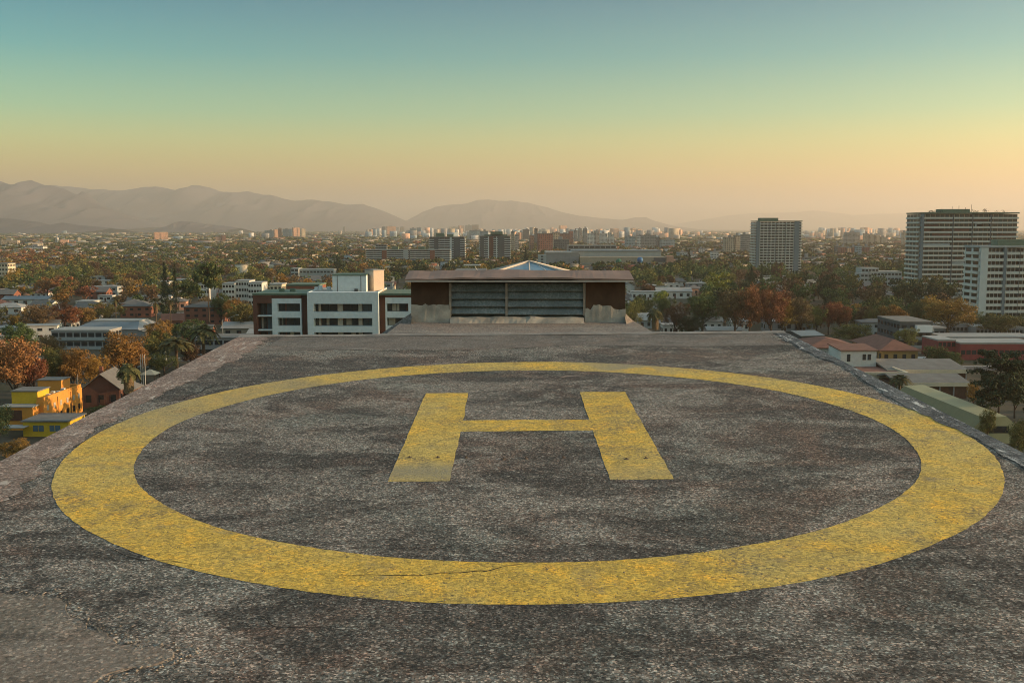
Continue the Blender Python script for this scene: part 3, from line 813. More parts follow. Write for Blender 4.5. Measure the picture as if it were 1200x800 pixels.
# far towers: wall with its own window pattern, flat roof, plant room
def far_tower(px0, px1, pyt, pyb, wall, label, group=None, yaw=0, cat='building', room=True, name='tower_block', Dp=None, setback=None):
    D = min(gy(pyb), 9000)
    cx, W, H = place(px0, px1, pyt, D)
    t = thing(name, label, cat, (cx, D, 0), yaw, group)
    Dp = Dp or min(max(12, W*.6), 26)
    W_ = W/ (abs(math.cos(yaw)) + .35*abs(math.sin(yaw)))
    mb = MB().box(-W_/2, W_/2, 0, Dp, 0, H)
    for k in range(max(0, int(W_/9))):                        # shallow vertical bays so the face is not flat
        if k % 2 == 0: mb.box(-W_/2+k*9+2.2, -W_/2+k*9+6.5, -1.1, -.002, 0, H-rnd.choice((0, .6, 3.0)))
    mb.build('wall', WM[wall], t)
    MB().box(-W_/2-.3, W_/2+.3, -.3, Dp+.3, H+.002, H+.9).build('roof', C_['felt' if wall not in ('w_white', 'w_cream', 'w_pink') else 'grey'], t)
    if room:
        u = rnd.uniform(.2, .55)
        MB().box(-W_/2+W_*u, -W_/2+W_*(u+.28), Dp*.3, Dp*.7, H+.9, H+rnd.uniform(3, 5.5)).build('roof_room', C_['grey'], t)
    foot(cx-W/2-3, cx+W/2+3, D-4, D+Dp+4)
    return t

# --- white apartment block left of the roof house
def apartments():
    D = 207.0
    k = D/FPX
    X = lambda px: XZ(px, 360, D)[0]
    Z = lambda py: XZ(400, py, D)[1]
    cx = X(400)
    t = thing('apartment_block', 'white and brown brick apartment block with long balcony openings, left of the roof house', 'apartment block', (cx, D, 0))
    W_, BB = C_['white'], C_['brownbrick']
    white = M('cool_white_render', (.60,.66,.66), .9, .08, .3, fine=1.5)
    def bx(mb, a, b2, y0, y1, z0, z1): mb.box(X(a)-cx, X(b2)-cx, y0, y1, z0, z1); return mb
    ph_ = Z(356)-Z(372.7)                                  # storey height
    tops = [Z(356) - ph_*i for i in range(12) if Z(356)-ph_*i > 2.4]
    core = MB(); bx(core, 296, 500, 2.4, 15, 0, Z(346)); core.build('wall', BB, t)
    # central white volume: piers, spandrels
    def frame(name, a, b2, o0, o1, ytop, yfront, ydeep, lowz=0):
        mb = MB()
        bx(mb, a, o0, yfront, ydeep, lowz, ytop); bx(mb, o1, b2, yfront, ydeep, lowz, ytop)
        for i, zt_ in enumerate(tops):
            up = ytop if i == 0 else tops[i-1]-ph_*.57
            bx(mb, o0, o1, yfront+.002, ydeep-.01, zt_, up)
        mb.build(name, white, t)
    frame('front_volume', 360, 443.5, 367.5, 436, Z(342.5), 0.0, 2.4)
    frame('side_volume', 317.5, 352, 324, 350.5, Z(350), .8, 2.4)
    frame('side_volume', 451, 497, 452.5, 478, Z(349), .8, 2.4)
    gz = M('apartment_glass', (.05,.055,.055), .12, .5, .35, spec=.6)
    gl2 = M('apartment_glass_blue', (.12,.16,.18), .12, .4, .35, spec=.6)
    cur, post = C_['curtain'], M('cream_post', (.50,.44,.36), .9, .1)
    rr = random.Random(5)
    wins = [(367.5, 371.5, 'd'), (374, 393.5, 'g'), (400.5, 418, 'd'), (423.5, 436, 'b'), (324, 331, 'c'), (333, 350.5, 'g'), (452.5, 474, 'g'), (302, 309, 'd'), (310, 316.5, 'b')]
    for i, zt_ in enumerate(tops):
        zl = zt_-ph_*.57
        for (a, b2, kd) in wins:
            if a < 317: zl_, zt2 = zt_-ph_*.80, zt_-ph_*.02
            else: zl_, zt2 = zl, zt_
            if i > 8: continue
            m_ = gl2 if kd == 'b' else gz
            mb = bx(MB(), a, b2, 2.28, 2.39, zl_+.02, zt2-.02)
            w = mb.build('window', m_, t)
            if i < 3:
                fr = MB()
                mid = (a+b2)/2
                bx(fr, mid-.18, mid+.18, 2.2, 2.275, zl_+.02, zt2-.02)
                fr.build('frame', C_['dgrey'], w)
                if rr.random() < .6:
                    c0_ = a + (b2-a)*rr.uniform(.05, .5)
                    bx(MB(), c0_, c0_+(b2-a)*rr.uniform(.2, .4), 2.27, 2.278, zl_+.05, zt2-.05).build('curtain', cur, w)
        if i < 9:
            for (a, b2) in ((371.5, 374), (394, 400), (418.5, 423)):
                bx(MB(), a, b2, 1.6, 2.2, zl, zt_).build('post', post, t)
            bx(MB(), 300.5, 317.4, .75, 2.3, zl-.35-ph_*.22, zl-.1-ph_*.22).build('balcony_slab', white, t)
    # brown brick corner and recesses
    bx(MB(), 295.5, 300.5, .7, 2.399, 0, Z(345.5)).build('corner_pier', BB, t)
    bx(MB(), 300.6, 317.4, .7, 2.39, tops[0]+ph_*.02, Z(345.5)).build('corner_lintel', BB, t)
    bx(MB(), 317.5, 352, .9, 2.39, Z(350)+.01, Z(345.5)).build('corner_lintel', BB, t)
    bx(MB(), 352.1, 359.9, 1.6, 2.39, 0, Z(344.5)).build('recess_wall', C_['brownbrick'], t)
    bx(MB(), 443.6, 450.9, 1.6, 2.39, 0, Z(345)).build('recess_wall', C_['brownbrick'], t)
    bx(MB(), 451, 497, .9, 2.39, Z(349)+.01, Z(345.5)).build('corner_lintel', BB, t)
    # roofs
    bx(MB(), 295, 359, .6, 15.2, Z(346)+.005, Z(346)+.35).build('roof', C_['green'], t)
    bx(MB(), 444, 501, .6, 15.2, Z(346)+.005, Z(346)+.35).build('roof', C_['green'], t)
    bx(MB(), 360.2, 443.3, .3, 15.1, Z(342.8)-.5, Z(342.8)-.05).build('roof', M('beige_roof_deck', (.42,.36,.29), .95, .2, .4), t)
    mb = MB(); bx(mb, 360.5, 362, .3, 15, Z(342.8)-.05, Z(342)); bx(mb, 441.8, 443.2, .3, 15, Z(342.8)-.05, Z(342)); bx(mb, 362, 441.8, 14.5, 15, Z(342.8)-.05, Z(342)); mb.build('parapet', white, t)
    # roof rooms
    zr_ = Z(342.8)-.05
    D2 = D+4
    rt = lambda px: XZ(px, 330, D2)[0]-cx
    zt1 = XZ(400, 323, D2)[1]
    rm = MB().box(rt(389.5), rt(429), 4, 12, zr_, zt1).build('roof_room', white, t)
    MB().box(rt(389.2), rt(429.3), 3.9, 12.1, zt1+.002, zt1+.22).build('roof_room_edge', C_['green'], rm)
    MB().box(rt(395), rt(395.6), 3.93, 3.998, zr_, zt1).build('downpipe', C_['dgrey'], rm)
    MB().box(rt(422.6), rt(423.2), 3.93, 3.998, zr_, zt1).build('downpipe', C_['dgrey'], rm)
    MB().box(rt(404.5), rt(415), 3.95, 3.998, zr_+.1, zr_+2.1).build('door', white, rm)
    MB().box(rt(415.5), rt(419.5), 3.6, 3.99, zr_+.1, zr_+.6).build('vent_box', C_['dgrey'], rm)
    D3 = D+6.5
    zt2 = XZ(437, 317, D3)[1]
    xc = XZ(437.5, 330, D3)[0]-cx
    r2 = MB().obox(xc, 8.3, 2.5, 3.6, zr_, zt2, R(38)).build('roof_room', M('sunlit_peach_render', (.66,.52,.40), .9, .1, .5), t)  # turned towards the sun, with warm sunlight put into its wall colour
    MB().obox(xc, 8.3, 2.7, 3.8, zt2+.002, zt2+.18, R(38)).build('roof_room_edge', C_['grey'], r2)
    foot(X(290), X(505), D-6, D+20)
    # clutter on the roof: planters / aerials
    for (px, h) in ((366, .7), (371, 1.0), (381, .8)):
        x_ = XZ(px, 338, D2)[0]-cx
        MB().box(x_-.35, x_+.35, 8, 8.8, zr_, zr_+h).build('roof_vent', white, t)
    for px in (327, 340):
        x_ = XZ(px, 341, D2)[0]-cx
        MB().box(x_-.5, x_+.5, 6, 7, Z(346)+.35, Z(346)+1.0).build('roof_vent', C_['green'], t)
apartments()

# --- balcony towers: every storey a white balcony band, windows behind, fins between the bays
def balcony_tower(name, label, px0, px1, pyt, D, Dp, floors, bays, fins, body, bandm, glassm, rail=.36, wrap=True, solid=(), yaw=0, top=None, awn=0, side_bands=True, gap=.045, group=None, roofm='green', finm=None):
    cx, W, H = place(px0, px1, pyt, D)
    t = thing(name, label, 'tower block', (cx, D, 0), yaw, group)
    fh = H/floors
    MB().box(-W/2+.1, W/2-.1, 1.4, Dp, 0, H).build('wall', body, t)
    segs = []
    edges = [0.0] + [f for f in fins] + [1.0]
    for i in range(len(edges)-1): segs.append((edges[i]+(.006 if i else 0), edges[i+1]-(.006 if i < len(edges)-2 else 0)))
    bm = MB()
    for (a, b2) in segs: bm.box(-W/2+W*a, -W/2+W*b2, 0, 1.4, 0, fh*rail)
    if side_bands:
        for s_ in (-1, 1): bm.box(min(s_*(W/2+.9), s_*(W/2-.098)), max(s_*(W/2+.9), s_*(W/2-.098)), 1.402, Dp-1, 0, fh*rail)
    bmesh_ = bm.mesh('balcony', bandm)
    cnt = 0
    nb = len(segs)
    gw = {}
    for f in range(floors):
        inst('balcony', bmesh_, t, (0, 0, f*fh+fh*.02))
    bw = W/bays
    wm_ = MB().box(-bw*(.5-gap), bw*(.5-gap), 1.28, 1.36, 0, fh*.6).mesh('window', glassm)
    more = MB()
    for f in range(floors-1, -1, -1):
        for k in range(bays):
            x_, z_ = -W/2+bw*(k+.5), f*fh+fh*(rail+.02)
            if cnt < 98: inst('window', wm_, t, (x_, 0, z_)); cnt += 1
            else: more.box(x_-bw*(.5-gap), x_+bw*(.5-gap), 1.28, 1.36, z_, z_+fh*.6)
    if side_bands:
        sgn = -1 if cx > 0 else 1
        nb_ = max(2, int((Dp-1.4)/5)); sw = (Dp-1.4)/nb_
        for f in range(floors):
            z_ = f*fh+fh*(rail+.02)
            for k in range(nb_):
                y_ = 1.4+sw*(k+.5); xa = sgn*(W/2-.1)
                more.box(min(xa, xa+sgn*.06), max(xa, xa+sgn*.06), y_-sw*.36, y_+sw*.36, z_, z_+fh*.55)
    if more.v: more.build('window', glassm, t)['kind'] = 'stuff'
    rr = random.Random(len(label))
    for k in range(awn):
        f = rr.randrange(floors); k2 = rr.randrange(nb)
        a, b2 = segs[k2]; u0 = a+(b2-a)*rr.uniform(0, .4); u1 = min(b2, u0+(b2-a)*rr.uniform(.3, .9))
        MB().box(-W/2+W*u0, -W/2+W*u1, .35, .42, f*fh+fh*(rail+.04), f*fh+fh*rr.uniform(.8, .98)).build('awning', rr.choice((C_['awn'], C_['brownbrick'], C_['bluegrey'], C_['awn'])), t)
    for i, fx in enumerate(fins):
        MB().box(-W/2+W*fx-W*.008, -W/2+W*fx+W*.008, .3, 1.398, 0, H).build('fin', finm or C_['dgrey'], t)
    for (a, b2, mm) in solid:
        MB().box(-W/2+W*a, -W/2+W*b2, -.15, 1.39, 0, H+.3).build('pier', mm, t)
    MB().box(-W/2-.3, W/2+.3, -.3, Dp+.3, H+.31, H+1.1).build('roof', C_[roofm], t)
    if top:
        for (a, b2, h) in top:
            MB().box(-W/2+W*a, -W/2+W*b2, Dp*.2, Dp*.6, H+1.102, H+1.1+h).build('roof_room', C_['green'], t)
    foot(cx-W/2-4, cx+W/2+4, D-5, D+Dp+3)
    return t, W, H
cool = M('cool_balcony_render', (.56,.56,.50), .9, .1, .3)
cool2 = M('grey_green_balcony', (.54,.57,.54), .9, .12, .3)
pier = M('slate_pier', (.16,.20,.22), .9, .1, .3)
balcony_tower('balcony_tower', 'pale slab tower of twenty storeys standing alone above the trees, right of centre', 887, 940, 260, 963, 24, 20, 12, (.283, .434, .64),
    cool2, cool, M_GLASS, gap=.11, solid=((.0, .07, pier), (.84, .945, pier)), top=((.1, .50, 2.6),))
t, W, H = balcony_tower('balcony_tower', 'wide grey tower with long dark balcony rows and a garden on its roof, far right', 1080, 1194, 251, 622, 23, 19, 20, (.33, .53, .72),
    C_['tan'], cool, M('tower_glass', (.085,.085,.075), .2, .5, .3), gap=.07, awn=26, top=((.24, .53, 2.0),), solid=((.0, .03, pier),), yaw=R(0))
shr = M('roof_garden_leaves', (.05,.055,.03), 1, .3, .6)
rr = random.Random(3)
mbs = MB()
for k in range(16):
    x = rr.choice((rr.uniform(-.42, -.2), rr.uniform(-.05, .4)))*W; h = rr.uniform(.6, 2.4)
    for q in range(26):
        a, b2, c2 = rr.gauss(0, .7), rr.gauss(0, .7), rr.uniform(0, h)
        d_ = .35
        mbs.add([(x+a+rr.uniform(-d_,d_), 6+b2+rr.uniform(-d_,d_), H+1.1+c2+rr.uniform(-d_,d_)) for _ in range(3)], [(0,1,2)])
mbs.build('roof_garden', shr, t)
for u, h in ((.37, 4.6), (.44, 5.2), (.51, 4.2), (.57, 5.8)):
    MB().tube([(-W/2+W*u, 8, H+1.1), (-W/2+W*u, 8, H+h)], .12, 4).build('aerial', C_['dgrey'], t)
t, W, H = balcony_tower('balcony_tower', 'cream grey tower with even balcony rows in front of the wide dark tower', 1150, 1216, 291, 447, 16, 13, 14, (.435, .70),
    cool2, cool, M_GLASS, rail=.42, gap=.10, solid=((.0, .13, cool2), (.41, .46, pier)), top=((.35, .98, 2.6),), roofm='bluegrey')

# --- slab complex and the two dark towers
far_w = M('slab_band_white', (.56,.58,.53), .9, .1, .2)
balcony_tower('slab_block', 'long low white banded slab block with brick stair towers behind the white apartments', 429, 527, 293.5, 1213, 16, 8, 12, (.19, .24, .52, .78),
    C_['dgrey'], far_w, M_GLASS, solid=((.19, .245, C_['brick']), (.445, .50, C_['bluegrey']), (.765, .82, C_['brick'])), top=((.30, .38, 3.2), (.62, .70, 3.2)), roofm='sheet')
balcony_tower('dark_tower', 'dark twin-faced tower with pale balcony rows rising behind the long white slab block', 503, 544, 278.5, 1275, 22, 12, 7, (.15, .28, .6, .87),
    C_['dgrey'], cool2, M_GLASS, solid=((.14, .26, C_['dgrey']), (.59, .64, cool2), (.7, .88, C_['dgrey'])), top=((.18, .42, 4.6), (.5, .68, 3.0)), roofm='felt')
balcony_tower('dark_tower', 'dark brown tower with pale balcony ends standing alone above the skylight', 562, 598, 277.5, 1255, 22, 13, 7, (.2, .3, .55, .82),
    C_['dgrey'], cool2, M_GLASS, solid=((.02, .14, C_['dgrey']), (.27, .31, cool2), (.31, .45, C_['brownbrick']), (.54, .57, cool2), (.6, .8, C_['dgrey'])), top=((.35, .75, 5.2), (.15, .9, 1.6)), roofm='felt')
flat_building('low_block', 'dark low apartment building with pale bands just above the long white slab block', 440, 453, 287, 1420, 14, 'dgrey', band='bluegrey', bays=4)

# --- shopping mall with its globes
def mall():
    D = 1080
    cx, W, H = place(640, 783, 302, D)
    t = thing('shopping_mall', 'long flat tan shopping mall with a blue grey roof edge, right behind the roof house', 'shopping mall', (cx, D, 0))
    X = lambda px: XZ(px, 300, D)[0]-cx
    Z = lambda py: XZ(700, py, D)[1]
    MB().box(X(680), X(781), 0, 60, 0, Z(301)).build('wall', C_['tan'], t)
    MB().box(X(640), X(679.9), 12, 60, 0, Z(297)).build('wall', C_['grey'], t)
    MB().box(X(672), X(778), 20, 60, Z(301)+.01, Z(295)).build('upper_floor', C_['bluegrey'], t)
    MB().box(X(640), X(679), 11.5, 61, Z(297)+.01, Z(295.5)).build('roof', C_['sheet'], t)
    MB().box(X(672), X(779), 19, 61, Z(295)+.01, Z(294)).build('roof', C_['bsheet'], t)
    MB().box(X(766), X(780), -.3, -.01, Z(307), Z(302)).build('dark_window_strip', C_['dgrey'], t)
    MB().box(X(680.5), X(780), -.2, -.01, Z(309), Z(308.2)).build('facade_band', C_['bluegrey'], t)
    MB().box(X(756), X(779), -1.2, -.01, 0, Z(312)).build('entrance', C_['brownbrick'], t)
    MB().box(X(781.1), X(789), -3, 10, 0, Z(300)).build('corner_block', C_['pink'], t)
    MB().box(X(782), X(788), -3.3, -3.01, Z(312), Z(308)).build('red_panel', C_['red'], t)
    foot(cx-W/2-4, cx+W/2+12, D-6, D+64)
    for (px, py, cc, lab) in ((725, 306.5, (.03,.13,.07), 'green balloon-shaped ornament on a mast before the tan mall'), (750, 304.5, (.03,.14,.30), 'blue balloon-shaped ornament on a mast before the tan mall')):
        x, z = XZ(px, py, 1060)
        q = thing('balloon_ornament', lab, 'ornament', (x, 1060, 0))
        r = 3.0
        MB().lathe([(.02, z-1.7*r)] + [(r*math.sin(a)**.8, z-r*math.cos(a)*(1.15 if a < 1.6 else 1)) for a in [.3,.7,1.1,1.5,1.9,2.3,2.7,3.0]] + [(.01, z+r)], 14).build('balloon', M('balloon_%d' % px, cc, .5, .1), q, smooth=True)
        MB().tube([(0,0,0),(0,0,z-1.6*r)], .35, 6).build('mast', C_['grey'], q)
mall(); see(gx(712, 1080), 1080, 125, 16, .7)
x, z = XZ(635, 300, 1050)
flat_building('plant_building', 'small plain blue cube building behind the skylight', 630.5, 640, 299, 1050, 8, 'bluegrey', 'bluegrey', bays=1, wf=.3)
flat_building('car_park', 'grey multi-storey car park with open decks behind the mall', 666, 722, 288, 1350, 30, 'grey', 'sheet', bays=9, fh=4.5, hf=.55, wf=.85, side=False)

# --- far towers on the plain (measured in the photo: left, right, top, base, wall)
FT = [
 (180,197,272,284,'w_pink',.35,'sunlit salmon tower block standing alone on the left plain'),
 (252,259,277.5,286,'w_pink',.3,'lower sunlit salmon block of the pair right of the lone salmon tower'),
 (259,265,276,286,'w_brown',.3,'taller brown half of the pair right of the lone salmon tower'),
 (310,321,270.5,280.5,'w_blue',0,'blue grey slab beside the pink towers on the left skyline'),
 (321,326,269,281,'w_pink',.4,'thin pink tower between the blue grey slabs on the left skyline'),
 (326,330,267.5,280,'w_brown',.3,'thin brown tower between the blue grey slabs on the left skyline'),
 (331,342,268.5,279.5,'w_blue',0,'second blue grey slab, right of the thin brown tower'),
 (343,351.5,267,280,'w_pink',.45,'bright salmon tower, left one of the two tallest on the left skyline'),
 (352.5,358,268,280.5,'w_cream',.4,'cream tower, right one of the two tallest on the left skyline'),
 (402,404.5,266,274,'w_grey',0,'slim grey tower alone on the skyline left of the salmon cluster'),
 (434,447,269,277,'w_pink',.5,'stepped orange pink block at the left end of the central skyline'),
 (447.5,452,266,277,'w_grey',0,'slim grey tower touching the stepped orange pink block'),
 (453,464,265.5,276,'w_pink',.25,'broad salmon tower at the left of the central skyline'),
 (464.5,467.5,267,275,'w_white',0,'first of the thin pale towers right of the broad salmon tower'),
 (469,474,266,274,'w_tan',.2,'tan tower among the thin pale towers right of the broad salmon tower'),
 (480,487,267.5,277,'w_blue',0,None), (488,494,267,277,'w_blue',0,None),
 (527,538,266,271.5,'w_cream',.3,'low cream lit block left of the two skyline pyramids of towers'),
 (538,544,264.5,271.5,'w_pink',.5,'small bright salmon tower above the two dark towers'),
 (545,553,264,271,'w_grey',0,None), (553,561,263.5,270.5,'w_brown',0,'brown tower with a stepped top on the centre skyline'),
 (550,562,270.5,284,'w_blue',0,'blue glass block between the two dark towers'), (562,572,271,288,'w_blue',0,'second blue glass block touching the dark lone tower'),
 (599,603,272,300,'w_tan',0,None), (603,608,275,298,'w_grey',0,None), (608,612.5,272.5,284,'w_pink',.4,'orange pink tower just above the skylight'),
 (613,620,269,284,'w_dgrey',0,'dark slab behind the orange pink tower above the skylight'), (621,626,276,297,'w_brown',0,None), (626,630,268,290,'w_dgrey',0,'tall slim dark tower above the skylight'),
 (630,648,274,300,'w_brick',0,'broad red brick tower above the right half of the skylight'),
 (648,656,273,296,'w_tan',0,'tan tower with a pale lit edge beside the broad brick tower'),
 (656,669,274,290,'w_brick',0,'lower brick block between the tan tower and the car park'),
 (656,665,264.5,275,'w_pink',.4,'high salmon tower with a stepped crown on the centre skyline'),
 (649,667,281,297,'w_dgrey',0,'dark green gridded office block left of the car park'),
 (667,672,271,290,'w_brick',0,'narrow dark red tower left of the car park'),
 (673,677,270,288,'w_grey',0,None), (678,682,268,286,'w_grey',0,None), (683,688,268,288,'w_grey',0,None),
 (689,697,274,290,'w_white',0,'white tower with dark window bands behind the car park'), (697,702,271,290,'w_grey',0,None),
 (703,712,274,289,'w_white',0,'wide white banded block behind the car park, right of centre'), (713,720,275,289,'w_white',0,'white banded block behind the right end of the car park'),
 (725,734,270.5,275.5,'w_pink',.5,'low bright salmon block on the skyline above the mall'), (735,740,268,275,'w_pink',.5,'first bright salmon tower of the row above the mall'),
 (740.5,746,267.5,275,'w_pink',.45,'middle bright salmon tower of the row above the mall'), (747,753,268.5,275,'w_pink',.5,'last bright salmon tower of the row above the mall'),
 (781,784.5,268,276,'w_pink',.5,'single thin orange tower right of the salmon row on the skyline'),
 (733,745,277.5,294,'w_blue',0,'blue grey tower with dark window columns behind the mall'), (746,751,276.5,294,'w_white',0,'pale gridded tower between blue grey and grey towers behind the mall'),
 (751,769,276,294,'w_grey',0,'broad grey tower with vertical ribs behind the mall'), (770,773,278,293,'w_dgrey',0,'thin dark tower at the right of the broad ribbed tower'),
 (774,791,281,294,'w_blue',0,'lower blue grey block right of the towers behind the mall'),
 (849,861,278.5,301,'w_tan',0,'left grey brown tower of the group beside the pale slab tower'), (862,868,276.5,301,'w_tan',0,'middle grey brown tower of the group beside the pale slab tower'),
 (869,879,275.5,300,'w_grey',0,'right grey tower touching the pale slab tower'),
 (992,1008,272.5,289,'w_grey',0,'hazy broad grey tower at the left of the far right skyline'), (1013,1018,274,288,'w_tan',0,None), (1019,1025,275,288,'w_tan',0,None), (1026,1032,276,288,'w_tan',0,None), (1033,1040,278,288,'w_tan',0,None),
 (981,985,289,302,'w_dgrey',0,None), (985.5,992,290,303,'w_brick',0,None), (993,998,291,303,'w_pink',.1,None), (999,1004,290,303,'w_brick',0,None), (1004.5,1010,288.5,304,'w_blue',0,'blue grey tower in the middle of the brick row before the far right skyline'), (1011,1019,290,303,'w_brick',0,None),
 (1058,1063,272.5,290,'w_tan',0,'pale hazy tower just left of the wide dark tower'),
 (820,826,292,303,'w_white',0,'white building left of the trees and right of the mall'), (834,842,296,312,'w_white',0,'white gridded building behind the trees right of the mall'), (795,806,296,307,'w_blue',0,'blue grey block right of the mall'),
 (806,818,299,309,'w_white',0,'low white block between mall and trees'),
 (942,953,302.5,314,'w_band',0,'green white banded block right of the pale slab tower'),
 (962,975,304,312,'w_white',0,None), (976,1000,307,315,'w_grey',0,'long grey saw-roofed building above the right tree belt'),
 (28,50,289,296.5,'w_white',0,'pale block with sunlit side on the left plain'), (33,49,285,292,'w_cream',.4,'sunlit cream block behind the pale block on the left plain'), (0,20,282,290,'w_tan',.2,'hazy tan blocks at the left edge of the plain'),
 (91,94,278.5,287,'w_cream',.4,'small upright cream tower on the left plain'), (70,80,281,288,'w_pink',.3,'low pink building on the left plain'), (65,66.5,279,287,'w_white',0,'thin white chimney-like tower on the left plain'),
]
amb = {}
for (a, b2, tt, bb, w, yw, lab) in FT:
    g = None
    if lab is None:
        kind = {'w_blue':'hazy blue grey', 'w_grey':'hazy grey', 'w_brown':'brown', 'w_tan':'hazy tan', 'w_brick':'brick red', 'w_dgrey':'dark', 'w_pink':'pinkish', 'w_white':'white'}[w]
        if a < 530: where = 'between the salmon cluster and the dark tower'
        elif a < 598: where = 'above the gap between the two dark towers'
        elif a < 640: where = 'above the skylight'
        elif a < 720: where = 'behind the car park'
        elif a < 975: where = 'right of the pale slab tower'
        elif bb < 295: where = 'in the far right skyline row'
        else: where = 'in the brick row before the far right skyline'
        lab = '%s tower block %s' % (kind, where); g = '%s towers %s' % (kind, where)
        amb.setdefault(lab, 0); amb[lab] += 1
    far_tower(a, b2, tt, bb, w, lab, g, yaw=R(90)*yw*.6 if yw else R(rnd.uniform(-6, 6)))
# hazy skyline fill: countless tiny blocks in the far city
V, F, MI = [], [], []
cube_v = np.array([(-.5,0,0),(.5,0,0),(.5,1,0),(-.5,1,0),(-.5,0,1),(.5,0,1),(.5,1,1),(-.5,1,1)], float)
cube_f = np.array([(4,5,6,7),(0,1,5,4),(1,2,6,5),(2,3,7,6),(3,0,4,7)])
o_ = 0
def addcube(x, y, w, d, h, mi, yaw=0, z=0):
    global o_
    P = cube_v*np.array([w, d, h]); c, s_ = math.cos(yaw), math.sin(yaw)
    Q = np.stack([P[:,0]*c-P[:,1]*s_+x, P[:,0]*s_+P[:,1]*c+y, P[:,2]+z], 1)
    V.append(Q); F.append(cube_f+o_); MI.extend([mi]*5); o_ += 8
for k in range(620):
    px = rnd.choice((rnd.gauss(620, 90), rnd.gauss(1000, 60), rnd.uniform(0, 1200)))
    if px < 410 and rnd.random() < .75: continue
    if not -50 < px < 1250: continue
    y = rnd.uniform(3200, 7600)
    x = XZ(px, 300, y)[0]
    h = rnd.choice((12, 18, 25, 32, 40)) * rnd.uniform(.8, 1.2) if 420 < px < 800 or 960 < px < 1060 else rnd.choice((9, 12, 16, 25))
    addcube(x, y, rnd.uniform(12, 34), rnd.uniform(12, 20), h, rnd.randrange(5), rnd.uniform(-.5, .5))
struct(inst('distant_city', npmesh('distant_city', np.vstack(V), np.vstack(F), [WM['w_grey'], WM['w_tan'], WM['w_white'], WM['w_pink'], WM['w_blue']], MI)), 'stuff')

# ------------------------------------------------------------------ named buildings near and mid
def roofed(name, label, cx, cy, w, d, h, rh, wall, roof, kind='hip', ang=0, cat='house', floors=1, bays=3, eave=.6, group=None, ridge='x', door=True, nf=True, chim=None):
    """house: wall, roof (hip / gable / flat), windows, door; origin in the middle of its front"""
    t = thing(name, label, cat, (cx, cy, 0), ang, group)
    MB().box(-w/2, w/2, 0, d, 0, h).build('wall', C_[wall], t)
    e = eave; mb = MB()
    x0, x1, y0, y1 = -w/2-e, w/2+e, -e, d+e
    if kind == 'flat':
        mb.box(x0+e*.6, x1-e*.6, y0+e*.6, y1-e*.6, h+.002, h+.35)
    elif kind == 'hip':
        if w >= d: r0, r1 = (x0+(y1-y0)/2, (y0+y1)/2), (x1-(y1-y0)/2, (y0+y1)/2)
        else: r0, r1 = ((x0+x1)/2, y0+(x1-x0)/2), ((x0+x1)/2, y1-(x1-x0)/2)
        B0 = [(x0,y0,h),(x1,y0,h),(x1,y1,h),(x0,y1,h)]; B1 = [(p[0],p[1],h+.22) for p in B0]
        T = [(*r0, h+rh), (*r1, h+rh)]
        V_ = B0+B1+T
        F_ = [(3,2,1,0),(0,1,5,4),(1,2,6,5),(2,3,7,6),(3,0,4,7)]
        F_ += [(4,5,9,8),(5,6,9),(6,7,8,9),(7,4,8)] if w >= d else [(4,5,8),(5,6,9,8),(6,7,9),(7,4,8,9)]
        mb.add(V_, F_)
    else:
        if ridge == 'x':
            ym = (y0+y1)/2; mb.prism([(y0,h-.1),(y0,h+.08),(ym,h+rh+.12),(y1,h+.08),(y1,h-.1),(ym,h+rh-.06)], 'x', x0, x1)
            for xx in (-w/2, w/2-.2): MB().prism([(0,h),(d/2,h+rh-.1),(d,h)], 'x', xx, xx+.2).build('gable', C_[wall], t)
        else:
            xm = 0; mb.prism([(x0,h-.1),(x0,h+.08),(xm,h+rh+.12),(x1,h+.08),(x1,h-.1),(xm,h+rh-.06)], 'y', y0, y1)
            for yy in (0, d-.2): MB().prism([(-w/2,h),(0,h+rh-.1),(w/2,h)], 'y', yy, yy+.2).build('gable', C_[wall], t)
    rf = mb.build('roof', C_[roof], t)
    if chim:
        MB().box(chim-.4, chim+.4, d*.55, d*.55+.8, h+.3, h+rh+.9).build('chimney', C_['brick'], rf)
    windows(t, w, d, floors, h/floors, bays, wf=.42, hf=.4)
    if door: MB().box(w*.02-.5, w*.02+.5, -.07, -.002, 0, 2.1).build('door', C_['awn'], t)
    foot(cx-w/2-1.5, cx+w/2+1.5, cy-2, cy+d+1.5)
    return t

